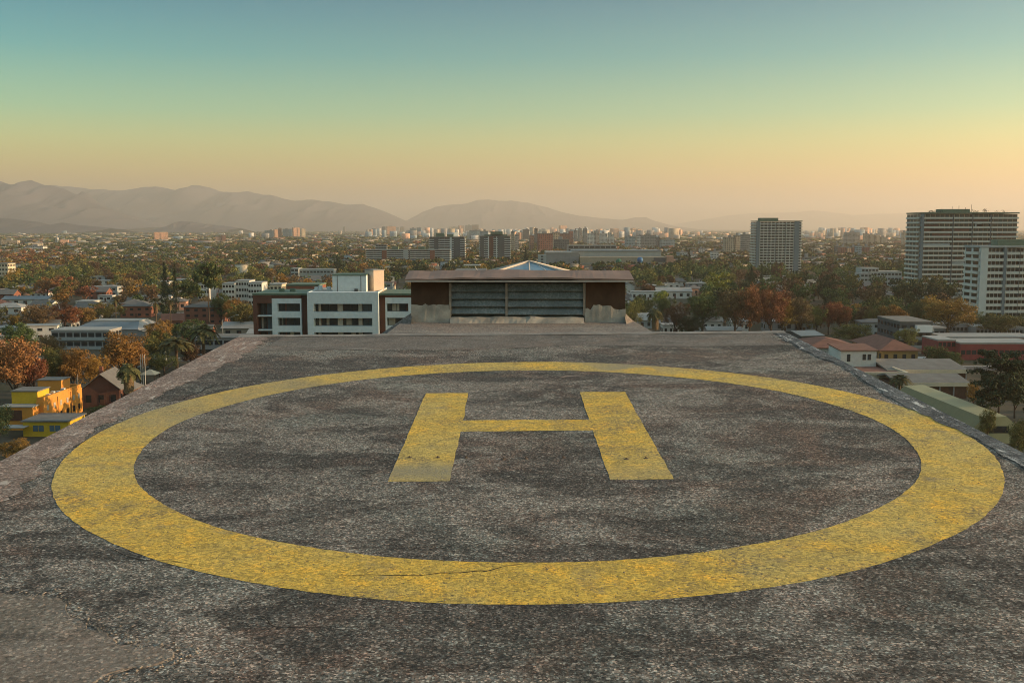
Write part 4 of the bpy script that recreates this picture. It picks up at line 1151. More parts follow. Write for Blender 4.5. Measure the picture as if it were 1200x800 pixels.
# yellow and orange building, lower left
def yellow():
    t = thing('yellow_building', 'bright yellow and orange building with flat roofs and sunlit side walls, lower left', 'building', (-100, 222, 0))
    L = lambda x, y: (x+100, y-222)
    def b(name, x0, x1, y0, y1, z0, z1, m, p=t): return MB().box(x0+100, x1+100, y0-222, y1-222, z0, z1).build(name, C_[m], p)
    b('front_wing', -106, -96.2, 221, 230, 0, 3.3, 'yellow'); 
    b('front_wing_roof', -106.3, -95.9, 220.6, 230.3, 3.302, 3.55, 'felt')
    b('porch_roof', -109.6, -104.6, 218.4, 221.8, 2.35, 2.5, 'sheet')
    for x in (-103.8, -100.2): 
        w = b('window', x, x+2.3, 220.9, 220.997, 1.2, 2.5, 'blueglass'); b('frame', x+1.1, x+1.2, 220.86, 220.895, 1.2, 2.5, 'yellow', w)
    for y in (223.5, 226.8): b('window', -96.2, -96.12, y, y+1.4, 1.2, 2.6, 'glass')
    b('stair_tower', -113.5, -107.6, 232, 238, 0, 8.1, 'yellow'); b('stair_tower_roof', -113.7, -107.4, 231.8, 238.2, 8.102, 8.35, 'felt')
    b('link_wing', -114.5, -107, 228, 231.99, 0, 5.2, 'orange'); b('link_wing_roof', -114.7, -106.8, 227.8, 231.98, 5.202, 5.4, 'sheet')
    b('link_window', -113.4, -109.4, 227.9, 227.99, 2.2, 4.6, 'awn')
    b('long_wing', -112, -105.9, 238.01, 252, 0, 6.0, 'orange')
    b('long_wing', -107.55, -105.9, 231, 238.0, 0, 6.0, 'orange')
    mb = MB()
    for y in (231.3, 251.4): mb.box(-112+100 if y > 240 else -7.5, -5.9, y-222, y-222+.3, 6.002, 6.9)
    mb.box(-6.2, -5.9, 9.6, 29.4, 6.003, 6.9)
    mb.build('parapet', C_['orange'], t)
    b('long_wing_roof', -111.9, -106.2, 239, 251.4, 6.002, 6.15, 'felt')
    b('roof_room', -113, -107.4, 244, 249, 6.152, 8.9, 'orange'); b('roof_room_roof', -113.2, -107.2, 243.8, 249.2, 8.902, 9.1, 'felt')
    for y in (233, 236.5, 240, 243.5, 247, 250):
        b('window', -105.9, -105.82, y-.5, y+.5, 1.0, 2.4, 'glass'); b('window', -105.9, -105.82, y-.5, y+.5, 3.7, 4.9, 'curtain')
    for y in (238.2, 245.4): b('downpipe', -105.9, -105.78, y, y+.12, 0, 6, 'awn')
    for k, y in enumerate((236, 238, 240.5, 242.6)):
        b('roof_unit', -107.6+.2*k, -106.8+.2*k, y, y+.9, 6.152 if y > 239 else 6.002, 6.9+.3*(k % 2), 'white')
    MB().tube([(-6.4, 29, 6.9), (-6.4, 29, 9.4)], .06, 5).build('aerial', C_['grey'], t)
    foot(-118, -93, 216, 256)
yellow()
# brown gabled house behind it
roofed('gabled_house', 'brown house with steep grey gabled roof beside the yellow building', gx(117, 258)+.3, 257, 9.0, 13, 4.6, 4.0, 'brownbrick', 'gtile', 'gable', R(6), ridge='y', bays=3, chim=-1.8)
t = roofed('side_house', 'lower grey roofed wing on the right of the steep brown house', gx(136, 262), 261, 6.5, 9, 3.6, 2.6, 'brownbrick', 'gtile', 'hip', 0, bays=2)
# left mid ground
t = flat_building('apartment_row', 'low grey apartment row with three window bands under the long blue grey shed', 60, 128, 388, 384, 12, 'grey', 'sheet', fh=2.9, bays=8, wf=.8, hf=.5, band='bluegrey')
def shed():
    D = 430
    x0, x1 = gx(86, D), gx(172, D); z0, z1 = XZ(130, 386, D)[1], XZ(130, 376.5, D+8)[1]
    t = thing('long_shed', 'long hall with blue grey sloping roof and pale flat top, left middle distance', 'shed', ((x0+x1)/2, D, 0))
    w = x1-x0
    MB().box(-w/2, w/2, 0, 26, 0, z0).build('wall', C_['grey'], t)
    MB().add([(-w/2-.5,-.6,z0),(w/2-3,-.6,z0),(w/2-5.5,8,z1),(-w/2+5,8,z1)], [(0,1,2,3)]).build('front_slope', C_['bsheet'], t)
    MB().add([(-w/2-.5,-.6,z0),(-w/2+5,8,z1),(-w/2+5,19,z1),(-w/2-.5,26.6,z0)], [(0,3,2,1)]).build('end_slope', C_['bsheet'], t)
    MB().add([(w/2-3,-.6,z0+.01),(w/2+.5,-.6,z0-1),(w/2+.5,26,z0-1),(w/2-5.5,19,z1),(w/2-5.5,8,z1)], [(0,1,2,3,4)]).build('end_slope', C_['sheet'], t)
    MB().box(-w/2+4.9, w/2-5.4, 7.9, 19, z1-.2, z1+.35).build('roof', C_['sheet'], t)
    MB().box(w/2-.1, w/2+.05, 4, 7, z0-3.2, z0-1.4).build('window', C_['red'], t)
    foot(x0-3, x1+3, D-3, D+30); see((x0+x1)/2, D, w, z1, .8)
shed()
NB = [  # name, label, px centre, base row, width, depth, eave, rise, wall, roof, kind, ang, floors, bays
 ('brick_house','red brick house with dark hip roof above the right end of the long shed',161,372,15,12,5.6,2.6,'brick','gtile','hip',.1,2,4),
 ('brick_flats','three storey pinkish brick flats with grey roof behind the tall stone pine',241,380,19,13,8.0,2.4,'brick','gtile','hip',0,3,5),
 ('orange_house','house with a sunlit orange wall and grey hip roof on the left',109,368,12,11,4.2,2.4,'orange','gtile','hip',.25,1,3),
 ('small_brick_house','small orange brick house with brown gable roof left of the palms',204,385,9,8,3.6,2.8,'brick','tile','gable',.3,1,2),
 ('pavilion_house','house with pale grey ridge roofs behind the street lamp',281,394,14,10,3.4,2.2,'tan','sheet','gable',0,1,3),
 ('grey_roof_house','low house with grey hip roof between autumn trees far left',10,368,16,10,3.4,2.2,'white','sheet','hip',0,1,3),
 ('long_grey_house','long pale roofed house left of the rust coloured crowns',33,357,26,9,3.2,1.6,'white','bsheet','gable',.05,1,5),
 ('white_villa','small white villa with two rows of windows among left trees',124,347,19,9,6.0,.3,'bluegrey','sheet','flat',0,2,4),
 ('white_villa','lower white villa just below the villa with two window rows',126,353,9,6,3.4,.3,'white','sheet','flat',0,1,2),
 ('tan_house','tan house with sunlit gable and flat terrace left of the shed',57,392,9,8,4.2,1.8,'cream','gtile','gable',.3,1,2),
 ('grey_box_house','plain pale box house at the left edge below the long grey roofs',6,396,10,8,4,.3,'bluegrey','sheet','flat',0,1,2),
 ('flat_house','flat white house with long windows beside the grove right of the roof house',758,352,20,10,5.2,.3,'white','sheet','flat',0,1,6),
 ('white_roof_house','long house with a pale gable roof in the trees right of the roof house',789,350,22,12,4.6,2.2,'white','sheet','gable',0,1,5),
 ('mauve_house','mauve grey house with pale flat roof under the lime tree',815,343,13,10,6.5,.3,'grey','sheet','flat',0,2,3),
 ('grey_gable_house','pale grey house with a pointed gable just right of the roof house',752,385,9,10,3.8,2.8,'bluegrey','sheet','gable',0,1,3),
 ('white_cottage','white cottage with dark window row just past the far roof edge',789,393,9,8,4.2,.3,'white','sheet','flat',0,1,4),
 ('white_cottage','white cottage with a pale pitched roof below the dark green trees',834,388,9,9,4.2,1.6,'white','sheet','gable',0,1,3),
 ('white_cottage','white cottage half hidden under the big rust tree',867,389,8,8,4.5,1.4,'white','sheet','gable',.1,1,3),
 ('low_grey_roof','low house with broad pale grey roof at the far roof edge',849,396,14,8,3.2,1.2,'grey','sheet','gable',0,1,3),
 ('grey_villa','grey villa behind bare branches right of the rust trees',918,389,16,9,4.6,1.6,'grey','sheet','gable',0,1,4),
 ('pale_cottage','pale cottage among the golden trees near the right edge of the roof',941,389,8,8,4.2,1.6,'bluegrey','gtile','hip',0,1,2),
 ('narrow_grey_house','narrow dark house with a pale sloping roof touching the roof edge on the right',951,404,9,16,3.6,1.2,'dgrey','sheet','gable',.2,1,3),
 ('blue_villa','small grey blue villa between golden tree and grey green block',1026,395,12,9,6.0,1.4,'bluegrey','gtile','hip',0,2,3),
]
for (nm, lab, px, pyb, w, d, h, rh, wa, ro, kd, an, fl, ba) in NB:
    D = gy(pyb); see(gx(px, D), D, w, h+rh, .6); roofed(nm, lab, gx(px, D), D, w, d, h, rh, wa, ro, kd, an, floors=fl, bays=ba, group=None)
flat_building('market_hall', 'long low grey roofed hall with open front under the left palms', 228, 306, 397, 362, 14, 'grey', 'felt', fh=3.2, bays=7, wf=.8, hf=.5, side=False)
def step_block(name, label, parts_, D, mat, cat='apartment block', fh=3.0):
    x0 = gx(parts_[0][0], D); x1 = gx(parts_[-1][1], D); cx = (x0+x1)/2
    t = thing(name, label, cat, (cx, D, 0))
    for (a, b2, tp, off, bays) in parts_:
        xa, xb = gx(a, D)-cx, gx(b2, D)-cx; H = XZ(a, tp, D)[1]
        MB().box(xa, xb, off, off+14, 0, H).build('wall', C_[mat], t)
        MB().box(xa-.1, xb+.1, off-.1, off+14.1, H+.003, H+.5).build('roof', C_['sheet'], t)
        fl = max(1, int(H/fh)); bw = (xb-xa)/bays
        wm_ = MB().box(-bw*.36, bw*.36, -.06, -.003, 0, fh*.48).mesh('window', M_GLASS)
        for f in range(fl):
            for k in range(bays): inst('window', wm_, t, (xa+bw*(k+.5), off, H-(f+1)*H/fl+H/fl*.35))
    foot(x0-3, x1+3, D-4, D+22); see((x0+x1)/2, D, x1-x0, XZ(600, parts_[0][2], D)[1], .6)
    return t
step_block('white_terraces', 'white modern terraces with flat roofs right of the tall stone pine', [(235,248,333,0,4), (262,276,333,2,4), (276,292,330,5,5), (292,308,332,2,5)], 600, 'white')
step_block('pale_office', 'pale green grey office row with long windows above the white apartments', [(343,352,315,0,2), (352,392,316,4,10)], 905, 'bluegrey')
step_block('stepped_block', 'white stepped apartment block with dark windows left of the wide dark tower', [(1005,1018,321,0,3), (1010,1030,315,8,5), (1018,1055,319,4,9)], 800, 'bluegrey')
flat_building('sunlit_block', 'cream sunlit block cut by the left edge of the picture', -6, 9, 309, 900, 14, 'cream', fh=3.2, bays=4)
flat_building('brick_hall', 'dark red brick hall with green roof behind the white apartments', 336, 374, 335, 330, 12, 'brick', 'green', bays=6, hf=.3)
flat_building('sunlit_villa', 'orange lit villa with white trim behind the white apartments', 316, 330, 334, 420, 9, 'cream', 'sheet', bays=3)
flat_building('hill_villa', 'pink sunlit villa on the rise above the pale green grey office row', 384, 410, 299, 1400, 18, 'pink', 'tile', bays=6)

# right foreground group
roofed('white_house', 'white house with red tiled hip roof just beyond the right roof edge', gx(980, 318)-.5, 318, 17, 22, 8.0, 2.4, 'white', 'tile', 'hip', 0, floors=2, bays=5)
t = thing('white_annex', 'cream white annex with small tiled lean-to roof in front of the red tiled house', 'house', (102.5, 303, 0))
MB().box(-5.5, 5.0, 0, 12, 0, 9.2).build('wall', C_['white'], t)
MB().prism([(-.5,9.0),(-.5,9.25),(12.2,9.9),(12.2,9.6)], 'x', -5.9, 5.4).build('roof', C_['tile'], t)
for x in (-3.2, 1.4, 2.9):
    w = MB().box(x-.5, x+.5, -.08, -.003, 5.8 if x < 0 else 6.3, 8.0).build('window', M_GLASS, t)
foot(95, 112, 300, 316)
t = roofed('ochre_house', 'ochre house with broad red tiled hip roof and shaded balconies', 118.9, 315, 11, 27, 7.6, 3.0, 'ochre', 'tile', 'hip', 0, floors=2, bays=4, eave=1.0)
for k in range(4):
    for z_ in (3.9, .9): MB().box(-7.1, -5.52, 2+k*6.2, 6.8+k*6.2, z_, z_+1).build('balcony', C_['sheet'], t)
t = thing('cream_annex', 'low cream flat building with a brick red terrace roof below the white house', 'building', (gx(1020, 288)+2, 286, 0))
MB().box(-9, 8, 0, 16, 0, 4.3).build('wall', C_['cream'], t)
mb = MB(); mb.box(-9.2, 8.2, -.2, .5, 4.302, 5.0); mb.box(7.5, 8.2, .5, 16, 4.302, 5.0); mb.box(-9.2, -8.5, .5, 16, 4.302, 5.0); mb.build('parapet', C_['cream'], t)
MB().box(-8.49, 7.49, .51, 16, 4.303, 4.42).build('roof', C_['tile'], t)
MB().box(3, 5.5, -.08, -.003, 1.8, 3.0).build('window', C_['awn'], t)
foot(gx(1000, 288), gx(1058, 288)+3, 283, 304)
def long_roof(label, px0, px1, D, Dp, z, rise, name='long_roof_building'):
    x0, x1 = gx(px0, D), gx(px1, D); w = x1-x0
    t = thing(name, label, 'building', ((x0+x1)/2, D, 0))
    MB().box(-w/2+.6, w/2-.6, .8, Dp-.8, 0, z-.9).build('wall', C_['awn'], t)
    MB().prism([(0,z-.5),(0,z),(Dp*.55,z+rise),(Dp,z),(Dp,z-.5),(Dp*.55,z+rise-.4)], 'x', -w/2, w/2).build('roof', C_['felt'], t)
    MB().box(-w/2-.05, w/2+.05, -.12, -.003, z-1.0, z+.06).build('fascia', C_['cream'], t)
    pm = MB().box(-.15, .15, .3, .6, 0, z-.52).mesh('pillar', C_['grey'])
    for k in range(6): inst('pillar', pm, t, (-w/2+.5+(w-1)*k/5, 0, 0))
    foot(x0-2, x1+2, D-2, D+Dp+2)
long_roof('upper grey long-roofed school building with white fascia, behind its twin', 1040, 1136, 294, 24, 4.6, 1.6)
long_roof('lower grey long-roofed school building with cream fascia, nearest the palm', 1052, 1139, 271, 16, 4.3, 1.3)
def barn():
    x, y0, y1 = 101.5, 214, 258
    t = thing('green_hall', 'long pale green ribbed metal hall with angled roof at the right roof edge', 'hall', (x, y0, 0))
    L = y1-y0
    g1 = M('green_ribbed_wall', (.20,.175,.085), .7, .12, .3); g2 = M('pale_ribbed_roof', (.44,.38,.20), .6, .15, .3)
    sec = [(-5.2,0),(-5.2,2.6),(-2.6,5.4),(2.2,5.7),(6.2,2.4),(6.2,0)]
    MB().prism(sec, 'y', .2, L).build('wall', g1, t)
    def slope(a, b2, m, nm, rib):
        mb = MB()
        (xa, za), (xb, zb_) = a, b2
        nx_, nz_ = -(zb_-za), (xb-xa); q = math.hypot(nx_, nz_); nx_, nz_ = nx_/q*.04, nz_/q*.04
        mb.add([(xa+nx_,0,za+nz_),(xb+nx_,0,zb_+nz_),(xb+nx_,L+.2,zb_+nz_),(xa+nx_,L+.2,za+nz_)], [(0,1,2,3)])
        if rib:
            k = .5
            while k < L:
                mb.add([(xa+nx_*2.6,k,za+nz_*2.6),(xb+nx_*2.6,k,zb_+nz_*2.6),(xb+nx_*2.6,k+.12,zb_+nz_*2.6),(xa+nx_*2.6,k+.12,za+nz_*2.6)], [(0,1,2,3)]); k += .9
        mb.build(nm, m, t)
    slope(sec[1], sec[2], g1, 'steep_slope', False); slope(sec[2], sec[3], g2, 'roof', True); slope(sec[3], sec[4], g2, 'right_slope', True)
    MB().prism([(-5.2,0),(-5.2,2.6),(-2.6,5.4),(2.2,5.7),(6.2,2.4),(6.2,0)], 'y', .0, .18).build('end_wall', g2, t)
    MB().box(-1.4, 2.8, -.08, -.003, 2.2, 3.7).build('window', M_GLASS, t)
    MB().box(-5.34, -5.25, 8, 22, 1.9, 2.35).build('window_strip', M_GLASS, t)
    foot(x-8, x+9, y0-3, y1+3)
barn()
flat_building('green_office', 'grey green cubic building right of the ochre house, white box on its front', 1055, 1093, 378, 387, 24, 'dgrey', 'felt', fh=3.3, bays=4, band='bluegrey', hf=.4)
x, z = XZ(1084.5, 386, 384)
t = thing('white_sign_box', 'blank white glossy box mounted on the grey green cubic building', 'sign box', (x, 386.9, z-1.2))
MB().box(-2.9, 2.9, -2.2, 0, .0, 2.6).build('box', M('glossy_white', (.8,.8,.78), .3, .05), t)
MB().box(-3.0, 3.0, -2.3, .05, -.2, -.002).build('base_rail', C_['dgrey'], t)
step_block('grey_terraces', 'long grey stepped concrete terraces below the right tree belt', [(1093,1112,386,0,3), (1112,1150,384,14,8), (1150,1215,386,6,14)], 425, 'grey', 'building')
t = step_block('red_panel_row', 'long low building with red panels and a pale roof strip at the right edge', [(1104,1125,401,4,4), (1125,1215,403,0,14)], 352, 'red', 'building')
step_block('rear_panel_row', 'pale roofed row standing between the grey terraces and the red panel row', [(1106,1215,396,0,16)], 385, 'pink', 'building')
flat_building('blue_low_house', 'low blue grey roofed house between ochre house and dark trees', 1078, 1098, 424, 330, 10, 'grey', 'bsheet', fh=3.2, bays=3)

# solar collector behind the roof house, standing on the neighbouring lower building
flat_building('neighbour_tower', 'neighbouring lower tower mostly hidden behind the roof house', 530, 566, 325, 120, 14, 'grey', 'felt', bays=3)
D = 123; x0, z0 = XZ(543.5, 310.5, D); x1, _ = XZ(563, 310.5, D); zt_ = XZ(548, 325, 120)[1]+.5
t = thing('solar_panel', 'thin white panel on slanting legs above the roof house', 'panel', ((x0+x1)/2, D, zt_))
w = x1-x0; h = z0-zt_
MB().box(-w/2, w/2, -.5, .6, h-.06, h+.06).build('panel', C_['white'], t)
for a in (-.25, .15): MB().tube([(w*a, 0, h-.06), (w*(a+.18), 0, 0)], .05, 5).build('leg', C_['white'], t)

# flagpoles, lamp, gazebo on the left
for px in (164.5, 167, 169.5):
    x = gx(px, 292); z = XZ(px, 415, 292)[1]
    MB().tube([(0,0,0),(0,0,z)], [.10,.06], 8).build('pole', C_['white'], thing('flagpole', 'bare white flagpole of a row of three behind the fan palm', 'flagpole', (x, 292, 0), 0, 'row of three bare flagpoles'))
x = gx(175, 300)
t = thing('gazebo', 'small pale roofed gazebo right of the three flagpoles', 'gazebo', (x, 300, 0))
MB().add([(-2.4,-2.4,2.6),(2.4,-2.4,2.6),(2.4,2.4,2.6),(-2.4,2.4,2.6),(0,0,4.0)], [(0,1,4),(1,2,4),(2,3,4),(3,0,4),(3,2,1,0)]).build('roof', C_['cream'], t)
for a in (-2.1, 2.1):
    for b2 in (-2.1, 2.1): MB().tube([(a,b2,0),(a,b2,2.65)], .1, 6).build('post', C_['awn'], t)
x, z = XZ(260.5, 374, 372)
t = thing('street_lamp', 'tall grey street lamp with one long arm in front of the grey roofs', 'street lamp', (x, 372, 0))
MB().tube([(0,0,0),(0,0,z)], [.14,.09], 8).build('post', C_['grey'], t)
MB().tube([(0,0,z-.4),(2.5,0,z+.5),(5.0,0,z+1.5)], .07, 6).build('arm', C_['grey'], t)
MB().box(4.9, 5.9, -.16, .16, z+1.4, z+1.58).build('lamp_head', C_['sheet'], t)
foot(x-1, x+1, 370, 374)
# ------------------------------------------------------------------ vegetation
def leafmat(name, c, c2, rough=.75):
    m, n, l, b = newmat(name)
    at = n.new('ShaderNodeAttribute'); at.attribute_name = 'tint'
    oi = n.new('ShaderNodeObjectInfo')
    cc = mixc(n, l, at.outputs['Fac'], c, c2)
    hs = n.new('ShaderNodeHueSaturation')
    l.new(mth(n, l, 'ADD', .482, mth(n, l, 'MULTIPLY', oi.outputs['Random'], .034)), hs.inputs['Hue'])
    l.new(mth(n, l, 'ADD', .75, mth(n, l, 'MULTIPLY', oi.outputs['Random'], .5)), hs.inputs['Value'])
    l.new(cc, hs.inputs['Color'])
    l.new(hs.outputs[0], b.inputs['Base Color'])
    b.inputs['Roughness'].default_value = rough; b.inputs['Specular IOR Level'].default_value = .15
    return m
LM = {
 'rust': leafmat('rust_leaves', (.15,.066,.028), (.32,.150,.062)),
 'gold': leafmat('golden_brown_leaves', (.14,.082,.022), (.33,.195,.045)),
 'olive': leafmat('olive_leaves', (.066,.070,.022), (.19,.175,.052)),
 'green': leafmat('dark_green_leaves', (.032,.050,.018), (.105,.135,.042)),
 'deep': leafmat('deep_green_leaves', (.016,.028,.014), (.050,.068,.030)),
 'lime': leafmat('lime_leaves', (.10,.12,.02), (.28,.29,.045)),
 'wine': leafmat('wine_brown_leaves', (.072,.050,.026), (.17,.112,.055)),
 'palm': leafmat('palm_fronds', (.045,.048,.018), (.13,.12,.045)),
 'skirt': leafmat('dead_palm_fronds', (.10,.068,.036), (.20,.14,.08)),
}
M_BARK = M('bark', (.075,.055,.04), .95, .3, 2)
M_PBARK = M('palm_bark', (.12,.085,.055), .95, .3, 3)

def cards(centres, size, spread_, seed, n_per, flat=0.0):
    """leaf sized faces scattered through clumps; returns verts, quads and a tint per face"""
    g = np.random.default_rng(seed)
    V, T = [], []
    for (cx, cy_, cz, cr) in centres:
        k = n_per
        d = g.normal(size=(k, 3)); d /= np.linalg.norm(d, axis=1)[:, None]
        r = cr*g.random(k)**.45
        P = np.array([cx, cy_, cz]) + d*r[:, None]*np.array([1, 1, .8])
        nrm = d + g.normal(size=(k, 3))*.7; nrm[:, 2] += flat
        nrm /= np.linalg.norm(nrm, axis=1)[:, None]
        a = np.cross(nrm, g.normal(size=(k, 3))); a /= np.linalg.norm(a, axis=1)[:, None]
        b = np.cross(nrm, a)
        s = size*g.uniform(.6, 1.3, k)[:, None]
        V.append(np.stack([P-a*s*.5, P+b*s*.33, P+a*s*.5, P-b*s*.33], 1).reshape(-1, 3))
        base = g.uniform(.15, .85)
        T.append(np.clip(base + g.normal(0, .16, k), 0, 1))
    V = np.vstack(V); n_ = len(V)//4
    return V, np.arange(n_*4).reshape(n_, 4), np.concatenate(T)
def crown_clumps(seed, n, shape='round'):
    g = np.random.default_rng(seed); out = []
    lob = [(g.uniform(-.22,.22), g.uniform(-.22,.22), g.uniform(.42,.8), g.uniform(.2,.32)) for _ in range(7)]
    while len(out) < n:
        L = lob[g.integers(len(lob))]
        d = g.normal(size=3); d /= np.linalg.norm(d)
        p = np.array(L[:3]) + d*L[3]*g.uniform(.55, 1.0)*np.array([1, 1, .8])
        if p[2] < .2 or p[2] > .96 or math.hypot(p[0], p[1]) > .5: continue
        out.append((*p, g.uniform(.06, .115)))
    return out
def limbs(seed, top=.62, k=7, tr=.028):
    g = random.Random(seed); mb = MB()
    mb.tube([(0,0,0),(.01,.005,.16),(-.005,.01,.34),(.0,.0,top)], [tr, tr*.8, tr*.6, tr*.25], 7)
    for i in range(k):
        a = 2*math.pi*i/k+g.uniform(-.3,.3); z0 = g.uniform(.16, .42); r = g.uniform(.2, .4); z1 = z0+g.uniform(.2, .4)
        mb.tube([(0,0,z0),(math.cos(a)*r*.45, math.sin(a)*r*.45, z0+(z1-z0)*.6),(math.cos(a)*r, math.sin(a)*r, z1)], [tr*.45, tr*.3, tr*.08], 5)
    return mb.mesh('trunk', M_BARK)
TR = [limbs(s) for s in (1, 2, 3)]
CROWN = {}
def crown(kind, var, lod):
    key = (kind, var, lod)
    if key in CROWN: return CROWN[key]
    if lod == 0: V_, F_, T_ = cards(crown_clumps(10+var, 170), .027, .1, 50+var, 60)
    elif lod == 1: V_, F_, T_ = cards(crown_clumps(20+var, 90), .062, .1, 60+var, 18)
    elif lod == 2: V_, F_, T_ = cards(crown_clumps(30+var, 46), .105, .1, 70+var, 8)
    me = npmesh('crown', V_, F_, LM[kind], tint=T_); CROWN[key] = me; return me
def conifer_mesh(lod, broad=1.0, seed=5):
    key = ('con', lod, broad, seed)
    if key in CROWN: return CROWN[key]
    g = np.random.default_rng(seed); C = []
    n = 220 if lod == 0 else 90
    for i in range(n):
        t = g.random()**.8; z = .08+.9*t
        R_ = .46*(1-t)**.85*broad+.02
        tier = .75+.25*math.sin(z*60)
        a = g.uniform(0, 2*math.pi); r = R_*g.uniform(.3, 1.0)*tier
        C.append((r*math.cos(a), r*math.sin(a), z-.12*r, .055*(1.25-t)))
    V_, F_, T_ = cards(C, .035 if lod == 0 else .06, .1, seed, 22 if lod == 0 else 12, flat=.8)
    me = npmesh('crown', V_, F_, LM['deep'], tint=T_); CROWN[key] = me; return me
CON_TR = MB().tube([(0,0,0),(0,0,.5),(0,0,.97)], [.022,.013,.004], 6).mesh('trunk', M_BARK)
def layered_mesh(seed, flatz=True, z0=.62, spreadr=.5):
    """cedar or stone pine: flat plates of foliage on level limbs"""
    g = np.random.default_rng(seed); C = []
    for i in range(26 if z0 > .5 else 60):
        z = z0 + (1-z0)*g.random(); t = (z-z0)/(1-z0)
        a = g.uniform(0, 6.28); r = spreadr*g.uniform(.25, 1)*(1-.55*t**2)
        for q in range(11):
            C.append((r*math.cos(a)+g.normal()*.06, r*math.sin(a)+g.normal()*.06, z+g.normal()*.010, .05))
    return cards(C, .040, .1, seed, 24, flat=1.2)
V_, F_, T_ = layered_mesh(3); PINE_CR = npmesh('crown', V_, F_, LM['green'], tint=T_)
V_, F_, T_ = layered_mesh(8, z0=.12, spreadr=.56); CEDAR_CR = npmesh('crown', V_, F_, LM['deep'], tint=T_)
mb = MB(); mb.tube([(0,0,0),(.005,0,.4),(0,0,.93)], [.02,.014,.006], 7)
for i in range(12):
    a = i*2.4; z = .6+.028*i; mb.tube([(0,0,z),(.3*math.cos(a),.3*math.sin(a),z+.05)], [.007,.002], 4)
PINE_TR = mb.mesh('trunk', M_BARK)
def palm_parts(nf, L, droop, seed, skirt=0, fan=False):
    g = random.Random(seed); V_, F_, T_ = [], [], []
    def frond(a, el, L_, w, dr):
        n = 6; px_ = []
        for i in range(n+1):
            t = i/n; r = L_*t*math.cos(el)*(1-.15*t); z = 1 + L_*t*math.sin(el) - dr*L_*t*t
            px_.append((r*math.cos(a), r*math.sin(a), z))
        for i in range(n):
            for s_ in (-1, 1):
                t = (i+.5)/n; ww = w*math.sin(math.pi*min(1, t*.8+.15))
                if fan: ww = w*(t**1.5)*1.6 if t < .9 else w*.6
                sx_, sy_ = -math.sin(a)*s_*ww, math.cos(a)*s_*ww
                p, q = px_[i], px_[i+1]
                for h in range(2):
                    u = h*.5
                    A = tuple(p[k]+(q[k]-p[k])*u for k in range(3)); B = tuple(p[k]+(q[k]-p[k])*(u+.42) for k in range(3))
                    o = len(V_)
                    V_.extend([A, B, (B[0]+sx_+math.cos(a)*ww*.5, B[1]+sy_+math.sin(a)*ww*.5, B[2]-ww*.35), (A[0]+sx_*.9+math.cos(a)*ww*.5, A[1]+sy_*.9+math.sin(a)*ww*.5, A[2]-ww*.35)])
                    F_.append((o, o+1, o+2, o+3)); T_.append(min(1, max(0, g.gauss(.45, .25))))
    for i in range(nf):
        frond(2.4*i+g.uniform(-.2,.2), g.uniform(-.5, 1.35), L*g.uniform(.8, 1.1), L*(.16 if not fan else .2), droop*g.uniform(.6, 1.2))
    cr = (np.array(V_), np.array(F_), T_)
    V_, F_, T_ = [], [], []
    for i in range(skirt):
        a = g.uniform(0, 6.28); z = g.uniform(.80, .99); r = .018+.03*(z-.8)
        o = len(V_); w = .016
        c_, s_ = math.cos(a), math.sin(a)
        V_.extend([(r*c_-s_*w*.3, r*s_+c_*w*.3, z), (r*c_+s_*w*.3, r*s_-c_*w*.3, z), ((r+.025)*c_+s_*w, (r+.025)*s_-c_*w, z-.07), ((r+.025)*c_-s_*w, (r+.025)*s_+c_*w, z-.07)])
        F_.append((o, o+1, o+2, o+3)); T_.append(g.random())
    return cr, ((np.array(V_), np.array(F_), T_) if skirt else None)
cr, _ = palm_parts(64, .36, .75, 3); DATE_CR = npmesh('crown', *cr[:2], LM['palm'], tint=cr[2])
cr, sk_ = palm_parts(46, .19, .45, 4, 420, True); FAN_CR = npmesh('crown', *cr[:2], LM['palm'], tint=cr[2]); FAN_SK = npmesh('skirt', *sk_[:2], LM['skirt'], tint=sk_[2])
cr, sk_ = palm_parts(70, .26, .8, 14, 900, True); SHAG_CR = npmesh('crown', *cr[:2], LM['palm'], tint=cr[2])
q_ = sk_[0].copy(); q_[:, 0:2] *= 2.0; q_[:, 2] = 1-(1-q_[:, 2])*2.0; SHAG_SK = npmesh('skirt', q_, sk_[1], LM['skirt'], tint=sk_[2])
PALM_TR = MB().tube([(0,0,0),(.004,0,.5),(0,0,1.0)], [.034,.026,.03], 8).mesh('trunk', M_PBARK)
THIN_TR = MB().tube([(0,0,0),(.008,0,.5),(0,0,1.0)], [.016,.012,.014], 7).mesh('trunk', M_PBARK)

